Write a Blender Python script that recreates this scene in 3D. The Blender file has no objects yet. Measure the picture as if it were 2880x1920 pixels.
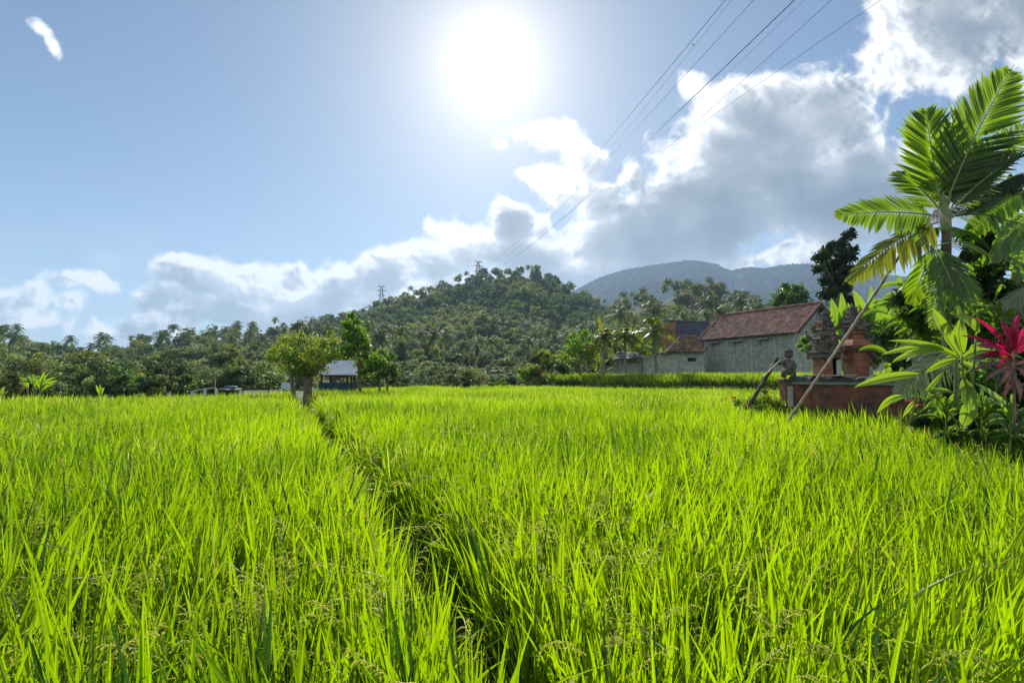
EXPOSURE = 0.45
SKY_STR = 0.05
SKY_TINT = (0.78, 1.08, 1.30)
CLOUD_STR = 0.78
RICE_T = (0.385, 0.65, 0.002)
HAZE = 0.0002
BACKSKY_FILL = (0.85, 0.84, 0.82)  # colour of unseen clouds added behind the camera as fill light
import bpy, math, random
import numpy as np
from mathutils import Vector, Matrix

SC = bpy.context.scene
COL = SC.collection
PI = math.pi
rad = math.radians
EYE = 1.75
F = 1440.0
HOR = 1062.0
PITCH = math.atan((HOR - 960.0) / F)
CP, SP = math.cos(PITCH), math.sin(PITCH)
SUN_EL = rad(32.6)
SUN_AZ = rad(-2.4)      # measured from +Y towards +X


def at(px, py, Y):
    """World point at depth Y seen at photograph pixel (px, py)."""
    a = (px - 1440.0) / F
    b = (960.0 - py) / F
    dy = CP - b * SP
    dz = SP + b * CP
    t = Y / dy
    return np.array([a * t, Y, EYE + dz * t])


def nrm(v):
    v = np.asarray(v, float)
    return v / np.maximum(np.linalg.norm(v, axis=-1, keepdims=True), 1e-9)


# ------------------------------------------------------------------ mesh builder
class Geo:
    def __init__(self):
        self.V = []; self.A = []; self.n = 0
        self.Q = []; self.QM = []; self.T = []; self.TM = []; self.smooth = False

    def verts(self, v, var=0.5):
        v = np.asarray(v, float).reshape(-1, 3)
        self.V.append(v)
        self.A.append(np.broadcast_to(np.asarray(var, float), (len(v),)).copy())
        k = self.n
        self.n += len(v)
        return k

    def quads(self, q, m=0):
        q = np.asarray(q, np.int64).reshape(-1, 4)
        self.Q.append(q); self.QM.append(np.full(len(q), m))

    def tris(self, t, m=0):
        t = np.asarray(t, np.int64).reshape(-1, 3)
        self.T.append(t); self.TM.append(np.full(len(t), m))

    def merge(self, o, M=None, dm=0):
        if not o.V:
            return
        v = np.concatenate(o.V)
        if M is not None:
            M = np.asarray(M)
            v = v @ M[:3, :3].T + M[:3, 3]
        k = self.verts(v, np.concatenate(o.A))
        for q, m in zip(o.Q, o.QM):
            self.Q.append(q + k); self.QM.append(m + dm)
        for t, m in zip(o.T, o.TM):
            self.T.append(t + k); self.TM.append(m + dm)

    def mesh(self, name, mats):
        V = np.concatenate(self.V) if self.V else np.zeros((0, 3))
        Q = np.concatenate(self.Q) if self.Q else np.zeros((0, 4), np.int64)
        T = np.concatenate(self.T) if self.T else np.zeros((0, 3), np.int64)
        mi = np.concatenate([np.concatenate(self.QM) if self.QM else np.zeros(0),
                             np.concatenate(self.TM) if self.TM else np.zeros(0)]).astype(np.int32)
        me = bpy.data.meshes.new(name)
        me.vertices.add(len(V))
        me.vertices.foreach_set('co', V.astype(np.float32).ravel())
        li = np.concatenate([Q.ravel(), T.ravel()]).astype(np.int32)
        me.loops.add(len(li))
        me.loops.foreach_set('vertex_index', li)
        nq, nt = len(Q), len(T)
        ls = np.concatenate([np.arange(nq) * 4, nq * 4 + np.arange(nt) * 3]).astype(np.int32)
        me.polygons.add(nq + nt)
        me.polygons.foreach_set('loop_start', ls)
        me.polygons.foreach_set('material_index', mi)
        me.polygons.foreach_set('use_smooth', np.full(nq + nt, bool(self.smooth)))
        me.update(calc_edges=True)
        at_ = me.attributes.new('var', 'FLOAT', 'POINT')
        if len(V):
            at_.data.foreach_set('value', np.concatenate(self.A).astype(np.float32))
        for m in (mats if isinstance(mats, (list, tuple)) else [mats]):
            me.materials.append(m)
        return me

    def obj(self, name, mats, parent=None, origin=None, smooth=None):
        if smooth is not None:
            self.smooth = smooth
        if origin is not None and parent is None:
            o3 = np.asarray(origin, float)
            self.V = [v - o3 for v in self.V]
        me = self.mesh(name, mats)
        ob = bpy.data.objects.new(name, me)
        COL.objects.link(ob)
        if origin is not None and parent is None:
            ob.location = tuple(map(float, origin))
        if parent is not None:
            ob.parent = parent
            ob.matrix_parent_inverse = Matrix.Translation(parent.location).inverted() if parent.parent is None else parent.matrix_parent_inverse
        return ob


def tag(o, label=None, cat=None, group=None, kind=None):
    if label: o['label'] = label
    if cat: o['category'] = cat
    if group: o['group'] = group
    if kind: o['kind'] = kind
    return o


def empty(name, loc, label, cat, group=None):
    o = bpy.data.objects.new(name, None)
    COL.objects.link(o)
    o.location = tuple(map(float, loc))
    o.empty_display_size = 0.2
    return tag(o, label, cat, group)


def copy_tree(o, parent=None):
    c = o.copy(); COL.objects.link(c); c.parent = parent
    for ch in o.children:
        copy_tree(ch, c)
    return c


# ------------------------------------------------------------------ geometry kit
def strips(G, base, d, side, bend, L, W, prof, fold=0.0, mat=0, var=0.5, twist=None):
    """n ribbons: p(t) = base + d*L*t + bend*L*t^2, width W*prof(t) along side."""
    base = np.asarray(base, float).reshape(-1, 3); n = len(base)
    d = np.broadcast_to(np.asarray(d, float), (n, 3)); bend = np.broadcast_to(np.asarray(bend, float), (n, 3))
    side = np.broadcast_to(np.asarray(side, float), (n, 3))
    L = np.broadcast_to(np.asarray(L, float), (n,)); W = np.broadcast_to(np.asarray(W, float), (n,))
    var = np.broadcast_to(np.asarray(var, float), (n,))
    k = len(prof)
    t = np.linspace(0, 1, k)
    P = base[:, None] + (d * L[:, None])[:, None] * t[None, :, None] + (bend * L[:, None])[:, None] * (t ** 2)[None, :, None]
    w = (W[:, None] * np.asarray(prof)[None]) * 0.5
    S = side[:, None] * w[..., None]
    if fold:
        tan = (d * L[:, None])[:, None] + 2 * (bend * L[:, None])[:, None] * t[None, :, None]
        N = nrm(np.cross(tan, np.broadcast_to(side[:, None], tan.shape)))
        up = N * (w * fold)[..., None]
        A = np.stack([P - S + up, P, P + S + up], 2)          # n,k,3,3
        k0 = G.verts(A.reshape(-1, 3), np.repeat(var, k * 3))
        idx = k0 + np.arange(n * k * 3).reshape(n, k, 3)
        for c in (0, 1):
            q = np.stack([idx[:, :-1, c], idx[:, :-1, c + 1], idx[:, 1:, c + 1], idx[:, 1:, c]], -1)
            G.quads(q, mat)
    else:
        A = np.stack([P - S, P + S], 2)
        k0 = G.verts(A.reshape(-1, 3), np.repeat(var, k * 2))
        idx = k0 + np.arange(n * k * 2).reshape(n, k, 2)
        q = np.stack([idx[:, :-1, 0], idx[:, :-1, 1], idx[:, 1:, 1], idx[:, 1:, 0]], -1)
        G.quads(q, mat)


def diamonds(G, c, a, b, mat=0, var=0.5):
    """leaf quads: centre c, half axis a (long), half axis b (wide)."""
    c = np.asarray(c, float)
    n = len(c)
    A = np.stack([c - a, c - a * 0.1 + b, c + a, c - a * 0.1 - b], 1)
    k0 = G.verts(A.reshape(-1, 3), np.repeat(np.broadcast_to(var, (n,)), 4))
    G.quads(k0 + np.arange(n * 4).reshape(n, 4), mat)


def tube(G, pts, radii, ns=6, mat=0, var=0.5, cap=True):
    pts = np.asarray(pts, float); m = len(pts)
    radii = np.broadcast_to(np.asarray(radii, float), (m,))
    tan = nrm(np.gradient(pts, axis=0))
    ref = np.array([0, 0, 1.0]) if abs(tan[:, 2]).mean() < 0.8 else np.array([0, 1.0, 0])
    s = nrm(np.cross(tan, ref)); u = np.cross(s, tan)
    a = np.linspace(0, 2 * PI, ns, endpoint=False)
    ring = pts[:, None] + radii[:, None, None] * (np.cos(a)[None, :, None] * s[:, None] + np.sin(a)[None, :, None] * u[:, None])
    k0 = G.verts(ring.reshape(-1, 3), var)
    I = k0 + np.arange(m * ns).reshape(m, ns)
    J = np.roll(I, -1, 1)
    G.quads(np.stack([I[:-1], J[:-1], J[1:], I[1:]], -1), mat)
    if cap:
        for e in (0, -1):
            c = G.verts(pts[e][None], var)
            x, y = (J[e], I[e]) if e == 0 else (I[e], J[e])
            G.tris(np.stack([x, y, np.full(ns, c)], -1), mat)


def box(G, c, s, rz=0.0, mat=0, var=0.5, taper=(1, 1), bevel=0.0):
    """box centred c (x,y), base at c[2]; s = full size; optional top taper and chamfer."""
    sx, sy, sz = s[0] / 2, s[1] / 2, s[2]
    b = min(bevel, sx * .45, sy * .45, sz * .45)
    lev = [(0, 1, 1)] if b <= 0 else None
    if b <= 0:
        L = [(0, sx, sy), (sz, sx * taper[0], sy * taper[1])]
    else:
        L = [(0, sx - b, sy - b), (b, sx, sy), (sz - b, sx * taper[0], sy * taper[1]), (sz, sx * taper[0] - b, sy * taper[1] - b)]
    ca, sa = math.cos(rz), math.sin(rz)
    V = []
    for z, x, y in L:
        for (u, v) in ((-1, -1), (1, -1), (1, 1), (-1, 1)):
            X, Yv = u * x, v * y
            V.append((c[0] + X * ca - Yv * sa, c[1] + X * sa + Yv * ca, c[2] + z))
    k = G.verts(V, var)
    n = len(L)
    for i in range(n - 1):
        for j in range(4):
            a0 = k + i * 4 + j; a1 = k + i * 4 + (j + 1) % 4
            G.quads([a0, a1, a1 + 4, a0 + 4], mat)
    G.quads([k + 3, k + 2, k + 1, k], mat)
    e = k + (n - 1) * 4
    G.quads([e, e + 1, e + 2, e + 3], mat)


def quadface(G, pts, mat=0, var=0.5):
    k = G.verts(pts, var)
    if len(pts) == 4: G.quads([k, k + 1, k + 2, k + 3], mat)
    else: G.tris([k, k + 1, k + 2], mat)


def blob(G, c, r, mat=0, var=0.5, seed=0, rough=0.12, n=10):
    """uneven ellipsoid (carved stone lumps, boulders)."""
    rs = np.random.RandomState(seed)
    r = np.broadcast_to(np.asarray(r, float), (3,))
    th = np.linspace(0.0, PI, n); ph = np.linspace(0, 2 * PI, n * 2, endpoint=False)
    T, Pp = np.meshgrid(th, ph, indexing='ij')
    D = np.stack([np.sin(T) * np.cos(Pp), np.sin(T) * np.sin(Pp), np.cos(T)], -1)
    k = 1 + rough * sum(np.sin(D @ rs.randn(3) * f + rs.rand() * 6) / (1 + i * .5) for i, f in enumerate((3, 5, 8, 11)))
    V = np.asarray(c) + D * k[..., None] * r
    k0 = G.verts(V.reshape(-1, 3), var)
    I = k0 + np.arange(T.size).reshape(T.shape); J = np.roll(I, -1, 1)
    G.quads(np.stack([I[:-1], I[1:], J[1:], J[:-1]], -1), mat)


def bez(P0, P1, P2, n):
    t = np.linspace(0, 1, n)[:, None]
    P0, P1, P2 = map(np.asarray, (P0, P1, P2))
    return (1 - t) ** 2 * P0 + 2 * t * (1 - t) * P1 + t ** 2 * P2


# value noise on the plane (numpy) ---------------------------------
def vnoise(x, y, seed=0):
    rs = np.random.RandomState(seed)
    N = 256
    g = rs.rand(N, N)
    xi = np.floor(x).astype(int); yi = np.floor(y).astype(int)
    fx = x - xi; fy = y - yi
    fx = fx * fx * fx * (fx * (fx * 6 - 15) + 10); fy = fy * fy * fy * (fy * (fy * 6 - 15) + 10)
    x0 = xi % N; x1 = (xi + 1) % N; y0 = yi % N; y1 = (yi + 1) % N
    return (g[y0, x0] * (1 - fx) + g[y0, x1] * fx) * (1 - fy) + (g[y1, x0] * (1 - fx) + g[y1, x1] * fx) * fy


def fbm(x, y, oct=5, seed=0, gain=0.5, billow=False):
    s = 0; a = 1.0; tot = 0
    for i in range(oct):
        c, sn = math.cos(i * 1.1 + .3), math.sin(i * 1.1 + .3)
        X = (x * c - y * sn) * 2 ** i + 17.3 * i; Y = (x * sn + y * c) * 2 ** i + 5.1 * i
        v = vnoise(X, Y, seed + i)
        if billow: v = 1 - np.abs(2 * v - 1)
        s = s + a * v; tot += a; a *= gain
    return s / tot


# ------------------------------------------------------------------ materials
class NT:
    def __init__(self, nt):
        self.nt = nt
    def n(self, typ, **kw):
        nd = self.nt.nodes.new(typ)
        for k, v in kw.items():
            if k.startswith('i_'):
                key = k[2:]
                key = int(key) if key.isdigit() else key.replace('_', ' ')
                nd.inputs[key].default_value = v
            else:
                setattr(nd, k, v)
        return nd
    def l(self, a, b):
        self.nt.links.new(a, b)
    def math(self, op, a, b=None, c=None):
        nd = self.nt.nodes.new('ShaderNodeMath'); nd.operation = op
        for i, v in enumerate((a, b, c)):
            if v is None: continue
            if isinstance(v, (int, float)): nd.inputs[i].default_value = v
            else: self.nt.links.new(v, nd.inputs[i])
        return nd.outputs[0]
    def mix(self, fac, a, b, blend='MIX'):
        nd = self.nt.nodes.new('ShaderNodeMix'); nd.data_type = 'RGBA'; nd.blend_type = blend
        for sock, v in ((nd.inputs[0], fac), (nd.inputs[6], a), (nd.inputs[7], b)):
            if isinstance(v, (int, float)): sock.default_value = v
            elif isinstance(v, (tuple, list)): sock.default_value = tuple(v) + (1.0,) * (4 - len(v))
            else: self.nt.links.new(v, sock)
        return nd.outputs[2]
    def ramp(self, fac, stops):
        nd = self.nt.nodes.new('ShaderNodeValToRGB')
        e = nd.color_ramp.elements
        while len(e) < len(stops): e.new(0.5)
        for el, (p, c) in zip(e, stops):
            el.position = p; el.color = tuple(c) + (1.0,) * (4 - len(c))
        self.nt.links.new(fac, nd.inputs[0])
        return nd.outputs[0]


def newmat(name):
    m = bpy.data.materials.new(name)
    m.use_nodes = True
    m.node_tree.nodes.clear()
    t = NT(m.node_tree)
    out = t.n('ShaderNodeOutputMaterial')
    return m, t, out


def leafmat(name, dark, light, trans, tw=0.45, rough=0.45, objvar=0.0, spec=0.5, huev=0.0, patch=None, tdark=.75, tlow=None):
    """two-sided leaf: glossy diffuse face plus light shining through."""
    m, t, out = newmat(name)
    v = t.n('ShaderNodeAttribute', attribute_name='var').outputs['Fac']
    col = t.mix(v, dark, light)
    tcol = t.mix(v, tlow or tuple(tdark * c for c in trans), trans)
    if patch is not None:
        geo = t.n('ShaderNodeNewGeometry')
        ns = t.n('ShaderNodeTexNoise', i_Scale=patch[0], i_Detail=2.0)
        t.l(geo.outputs['Position'], ns.inputs['Vector'])
        f = t.ramp(ns.outputs['Fac'], [(0.4, (0, 0, 0)), (0.62, (1, 1, 1))])
        col = t.mix(f, col, patch[1]); tcol = t.mix(f, tcol, patch[2])
    if objvar or huev:
        r = t.n('ShaderNodeObjectInfo').outputs['Random']
        hs = []
        for c in (col, tcol):
            h = t.n('ShaderNodeHueSaturation')
            t.l(c, h.inputs['Color'])
            t.l(t.math('MULTIPLY_ADD', r, objvar, 1 - objvar * .5), h.inputs['Value'])
            w = t.n('ShaderNodeTexWhiteNoise', noise_dimensions='1D'); t.l(r, w.inputs['W'])
            t.l(t.math('MULTIPLY_ADD', w.outputs['Value'], huev, 0.5 - huev * .5), h.inputs['Hue'])
            t.l(t.math('MULTIPLY_ADD', w.outputs['Value'], -0.35 if huev else 0, 1.0), h.inputs['Saturation'])
            hs.append(h.outputs[0])
        col, tcol = hs
    p = t.n('ShaderNodeBsdfPrincipled', i_Roughness=rough)
    p.inputs['Specular IOR Level'].default_value = spec
    t.l(col, p.inputs['Base Color'])
    tr = t.n('ShaderNodeBsdfTranslucent'); t.l(tcol, tr.inputs['Color'])
    mx = t.n('ShaderNodeMixShader', i_0=tw)
    t.l(p.outputs[0], mx.inputs[1]); t.l(tr.outputs[0], mx.inputs[2])
    t.l(mx.outputs[0], out.inputs[0])
    return m


def roughmat(name, c1, c2, scale=4.0, rough=0.8, bump=0.3, detail=6.0, stain=None, bscale=None, spec=0.3, var=False, metal=0.0):
    m, t, out = newmat(name)
    tc = t.n('ShaderNodeTexCoord').outputs['Object']
    ns = t.n('ShaderNodeTexNoise', i_Scale=scale, i_Detail=detail, i_Roughness=0.6); t.l(tc, ns.inputs['Vector'])
    f = t.ramp(ns.outputs['Fac'], [(0.35, (0, 0, 0)), (0.65, (1, 1, 1))])
    col = t.mix(f, c1, c2)
    if var:
        v = t.n('ShaderNodeAttribute', attribute_name='var').outputs['Fac']
        h = t.n('ShaderNodeHueSaturation'); t.l(col, h.inputs['Color']); t.l(t.math('MULTIPLY_ADD', v, 1.0, 0.5), h.inputs['Value'])
        col = h.outputs[0]
    if stain:
        n2 = t.n('ShaderNodeTexNoise', i_Scale=stain[0], i_Detail=5.0, i_Roughness=0.7); t.l(tc, n2.inputs['Vector'])
        f2 = t.ramp(n2.outputs['Fac'], [(stain[2], (0, 0, 0)), (stain[2] + .12, (1, 1, 1))])
        col = t.mix(f2, col, stain[1])
    p = t.n('ShaderNodeBsdfPrincipled', i_Roughness=rough, i_Metallic=metal)
    p.inputs['Specular IOR Level'].default_value = spec
    t.l(col, p.inputs['Base Color'])
    if bump:
        n3 = t.n('ShaderNodeTexNoise', i_Scale=bscale or scale * 4, i_Detail=6.0); t.l(tc, n3.inputs['Vector'])
        b = t.n('ShaderNodeBump', i_Strength=bump, i_Distance=0.02); t.l(n3.outputs['Fac'], b.inputs['Height'])
        t.l(b.outputs[0], p.inputs['Normal'])
    t.l(p.outputs[0], out.inputs[0])
    return m


def blockmat(name, c1, c2, mortar, bw, bh, ms=0.012, rough=0.85, stain=None, msmooth=0.1, bump=0.5):
    """masonry in real metres: UV-free, from object coordinates (x+y run, z up)."""
    m, t, out = newmat(name)
    tc = t.n('ShaderNodeTexCoord').outputs['Object']
    sp = t.n('ShaderNodeSeparateXYZ'); t.l(tc, sp.inputs[0])
    cb = t.n('ShaderNodeCombineXYZ')
    t.l(t.math('ADD', sp.outputs[0], sp.outputs[1]), cb.inputs[0]); t.l(sp.outputs[2], cb.inputs[1])
    br = t.n('ShaderNodeTexBrick')
    br.inputs['Scale'].default_value = 1.0
    br.inputs['Brick Width'].default_value = bw; br.inputs['Row Height'].default_value = bh
    br.inputs['Mortar Size'].default_value = ms; br.inputs['Mortar Smooth'].default_value = msmooth
    br.inputs['Color1'].default_value = tuple(c1) + (1,); br.inputs['Color2'].default_value = tuple(c2) + (1,)
    br.inputs['Mortar'].default_value = tuple(mortar) + (1,)
    t.l(cb.outputs[0], br.inputs['Vector'])
    ns = t.n('ShaderNodeTexNoise', i_Scale=1.7, i_Detail=8.0, i_Roughness=0.7); t.l(tc, ns.inputs['Vector'])
    f = t.ramp(ns.outputs['Fac'], [(0.3, (0.55, 0.55, 0.55)), (0.7, (1.25, 1.25, 1.25))])
    col = t.mix(1.0, br.outputs['Color'], f, 'MULTIPLY')
    if stain:
        n2 = t.n('ShaderNodeTexNoise', i_Scale=stain[0], i_Detail=6.0, i_Roughness=0.75); t.l(tc, n2.inputs['Vector'])
        f2 = t.ramp(n2.outputs['Fac'], [(stain[2], (0, 0, 0)), (stain[2] + .15, (1, 1, 1))])
        col = t.mix(f2, col, stain[1])
    p = t.n('ShaderNodeBsdfPrincipled', i_Roughness=rough); t.l(col, p.inputs['Base Color'])
    p.inputs['Specular IOR Level'].default_value = 0.25
    b = t.n('ShaderNodeBump', i_Strength=bump, i_Distance=0.02); t.l(t.math('MULTIPLY_ADD', br.outputs['Fac'], -1.0, 1.0), b.inputs['Height'])
    t.l(b.outputs[0], p.inputs['Normal'])
    t.l(p.outputs[0], out.inputs[0])
    return m
# ------------------------------------------------------------------ camera, sun, sky
cam = bpy.data.cameras.new('camera')
cam.lens = 18.0; cam.sensor_width = 36.0; cam.clip_start = 0.03; cam.clip_end = 20000
co = bpy.data.objects.new('camera', cam); COL.objects.link(co)
co.location = (0, 0, EYE); co.rotation_euler = (PI / 2 + PITCH, 0, 0)
SC.camera = co

SUND = np.array([math.sin(SUN_AZ) * math.cos(SUN_EL), math.cos(SUN_AZ) * math.cos(SUN_EL), math.sin(SUN_EL)])
sl = bpy.data.lights.new('sun', 'SUN'); sl.energy = 5.0; sl.angle = rad(0.55); sl.color = (1.0, 0.95, 0.86)
so = bpy.data.objects.new('sun', sl); COL.objects.link(so)
so.rotation_euler = Vector(SUND).to_track_quat('Z', 'Y').to_euler()
so.location = (0, -10, 30)

SC.view_settings.view_transform = 'Standard'
SC.view_settings.look = 'None'
SC.view_settings.exposure = EXPOSURE
SC.view_settings.gamma = 1.0

# cloud cover: density and brightness worked out over the half of the sky before
# the field, laid on it by direction (tangent of azimuth, tangent of elevation)
U0, U1, V0, V1 = -1.5, 1.5, -0.12, 1.15


def cloud_maps(W=2000, H=846):
    u = np.linspace(U0, U1, W)[None, :].repeat(H, 0)
    v = np.linspace(V0, V1, H)[:, None].repeat(W, 1)
    # photograph pixels for these directions (x/y = u, z/y = v)
    den = CP + v * SP
    px = 1440 + F * u / den
    py = 960 - F * (v * CP - SP) / den
    # domain warp
    wx = fbm(px / 160., py / 130., 4, 11) - .5; wy = fbm(px / 160. + 40, py / 130. + 9, 4, 23) - .5
    qx = px + wx * 60; qy = py + wy * 50
    Fd = np.full(px.shape, -9.0)
    TH = np.zeros(px.shape)

    def b(cx, cy, rx, ry, w=1.0, rot=0.0, flat=None, th=1.0):
        nonlocal Fd, TH
        c, s = math.cos(rad(rot)), math.sin(rad(rot))
        dx, dy = qx - cx, qy - cy
        a = (dx * c + dy * s) / rx; e = (-dx * s + dy * c) / ry
        f = w * (1 - np.sqrt(a * a + e * e + 1e-6))
        if flat is not None:      # flat underside
            f = np.minimum(f, (flat - qy + 14) / 60.)
        hi = np.maximum(Fd, f); lo = np.minimum(Fd, f)
        Fd = hi + 0.035 * np.exp(-(hi - lo) * 8)
        TH = np.maximum(TH, th * np.clip(1.2 - (a * a + e * e), 0, 1))
    # big cloud right of the sun
    b(1960, 600, 330, 165, 1.15, -14, th=1.0)
    b(2120, 420, 290, 190, 1.2, -12, th=.55)
    b(2330, 330, 170, 130, 1.0, 0, th=.45)
    b(2060, 310, 130, 100, 1.0, 0, th=.2)
    b(2200, 270, 120, 60, .9, -8, th=.15)
    b(2380, 560, 330, 190, 1.1, -10, th=1.0)
    b(2640, 520, 260, 170, .9, 0, th=.8)
    b(1730, 660, 170, 95, 1.0, -20, th=.8)
    b(1690, 560, 90, 70, .8, 0, th=.4)
    b(1770, 490, 45, 60, .75, 10, th=.2)
    b(1800, 745, 420, 60, .7, 0, th=.5)
    b(2250, 730, 300, 40, .45, 0, th=.3)
    # top right
    b(2640, 60, 260, 230, 1.15, 10, th=.30)
    b(2520, 190, 130, 110, .9, 0, th=.1)
    b(2860, 60, 230, 150, 1.1, 0, th=.35)
    b(2440, 180, 50, 60, .5, 0, th=.1)
    b(3080, 260, 260, 160, 1.0, 0, th=.6)
    # C shaped one and the puff
    b(1530, 385, 120, 52, .9, 0, th=.12)
    b(1640, 460, 72, 76, .9, 0, th=.25)
    b(1555, 520, 115, 62, .9, 10, th=.2)
    b(1410, 415, 30, 24, .45, 0, th=.05)
    b(1950, 235, 52, 58, .6, 25, th=.1)
    # mid low
    b(1430, 625, 78, 72, .9, 0, th=.7)
    b(1520, 635, 40, 35, .6, 0, th=.3)
    b(1250, 640, 60, 45, .65, 20, th=.15)
    b(1300, 710, 140, 70, .8, 0, th=.5)
    b(1500, 720, 180, 60, .9, 0, th=.7)
    b(1640, 770, 170, 45, .9, 0, th=.8)
    b(1240, 730, 90, 60, .8, 0, th=0.18)
    b(1380, 690, 90, 70, .8, 0, th=0.30)
    b(700, 820, 170, 80, .95, 0, th=0.30)
    b(780, 890, 300, 46, .8, 0, th=0.30)
    b(470, 830, 100, 50, .8, 0, th=0.18)
    b(1000, 880, 300, 46, .8, 0, th=0.42)
    b(960, 830, 150, 60, .8, 0, th=0.54)
    b(1300, 800, 240, 50, .8, 0, th=0.30)
    b(1700, 820, 220, 30, .6, 0, th=0.36)
    b(1230, 620, 40, 22, .5, 0, th=0.03)
    # left bank
    b(1080, 765, 130, 75, .95, -12, th=0.50)
    b(960, 790, 130, 60, .9, -8, th=0.33)
    b(880, 850, 260, 55, .9, 0, th=0.44)
    b(820, 790, 70, 50, .7, 0, th=0.22)
    b(590, 790, 130, 70, .95, 10, th=0.44)
    b(500, 760, 80, 50, .8, 0, th=0.22)
    b(620, 870, 190, 60, .9, 0, th=0.39)
    b(410, 905, 110, 42, .8, 0, th=0.39)
    b(370, 925, 200, 34, .6, 0, th=0.22)
    b(1150, 850, 220, 45, .8, 0, th=0.33)
    b(180, 785, 75, 34, .7, 8, th=0.17)
    b(280, 800, 85, 36, .7, 14, th=0.19)
    b(210, 855, 70, 34, .6, 0, th=0.14)
    b(85, 855, 50, 60, .75, 0, th=0.28)
    b(15, 850, 60, 36, .6, 0, th=0.17)
    b(40, 905, 120, 34, .6, 0, th=0.22)
    b(-180, 850, 160, 70, .8, 0, th=0.33)
    # wisp top left
    b(118, 88, 44, 22, .42, 35, th=0.00)
    b(155, 138, 50, 20, .40, 55, th=0.00)
    b(-300, 300, 150, 60, .6, 0, th=0.11)
    b(3300, 520, 260, 120, .9, 0, th=0.33)

    n1 = fbm(qx / 120., qy / 95., 7, 31, 0.55, billow=True)
    n2 = fbm(px / 34., py / 28., 5, 77, 0.6)
    D = Fd * 1.7 + .0 + (n1 - .62) * 1.25 + (n2 - .5) * .30
    alpha = np.clip(D / 0.55 + .12, 0, 1)
    alpha = alpha * alpha * (3 - 2 * alpha)
    wis = np.clip((fbm(px / 260., py / 90., 5, 5) - .55) * 2.2, 0, 1) * np.clip(1 - abs(py - 840) / 240, 0, 1)
    # optical thickness along the way to the sun (photograph direction) gives backlit greys
    thick = np.clip(D, 0, 1.4) * (0.14 + 1.15 * TH)
    acc = np.zeros_like(thick); cnt = 0
    sx, sy = 1385., 150.
    du, dv = (U1 - U0) / W, (V1 - V0) / H
    for st in (8, 22, 40, 64, 92):
        dxp = sx - px; dyp = sy - py; r = np.sqrt(dxp ** 2 + dyp ** 2) + 1
        gx = np.clip((np.arange(W)[None] + dxp / r * st / (F * du)).astype(int), 0, W - 1)
        gy = np.clip((np.arange(H)[:, None] - dyp / r * st / (F * dv)).astype(int), 0, H - 1)
        acc += thick[gy, gx]; cnt += 1
    tau = .30 * thick + 1.0 * acc / cnt
    hgt = np.clip(D, -.2, 1.0) + .9 * (fbm(qx / 95. + 3, qy / 80., 4, 131, 0.5, billow=True) - .6)
    dxp = sx - px; dyp = sy - py; r = np.sqrt(dxp ** 2 + dyp ** 2) + 1
    gx = np.clip((np.arange(W)[None] + dxp / r * 14 / (F * du)).astype(int), 0, W - 1)
    gy = np.clip((np.arange(H)[:, None] - dyp / r * 14 / (F * dv)).astype(int), 0, H - 1)
    relief = np.clip(hgt - hgt[gy, gx], -.25, .35)
    n3 = fbm(qx / 110. + 9, qy / 80., 4, 101, 0.45)*1.3
    br = 0.36 + 0.86 * np.exp(-1.55 * tau) + (n3 - .6) * .55 * np.clip(1.3 - tau, .55, 1) + relief * .85 * np.clip(1.1 - tau, .12, 1)
    br = np.clip(br, .33, 1.08)
    a = np.maximum(alpha, wis * .35)
    edge = np.clip(np.minimum(np.minimum(u - U0, U1 - u) / .15, np.minimum(v - V0 + .05, V1 - v) / .12), 0, 1)
    return br, a * edge, W, H


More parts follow.
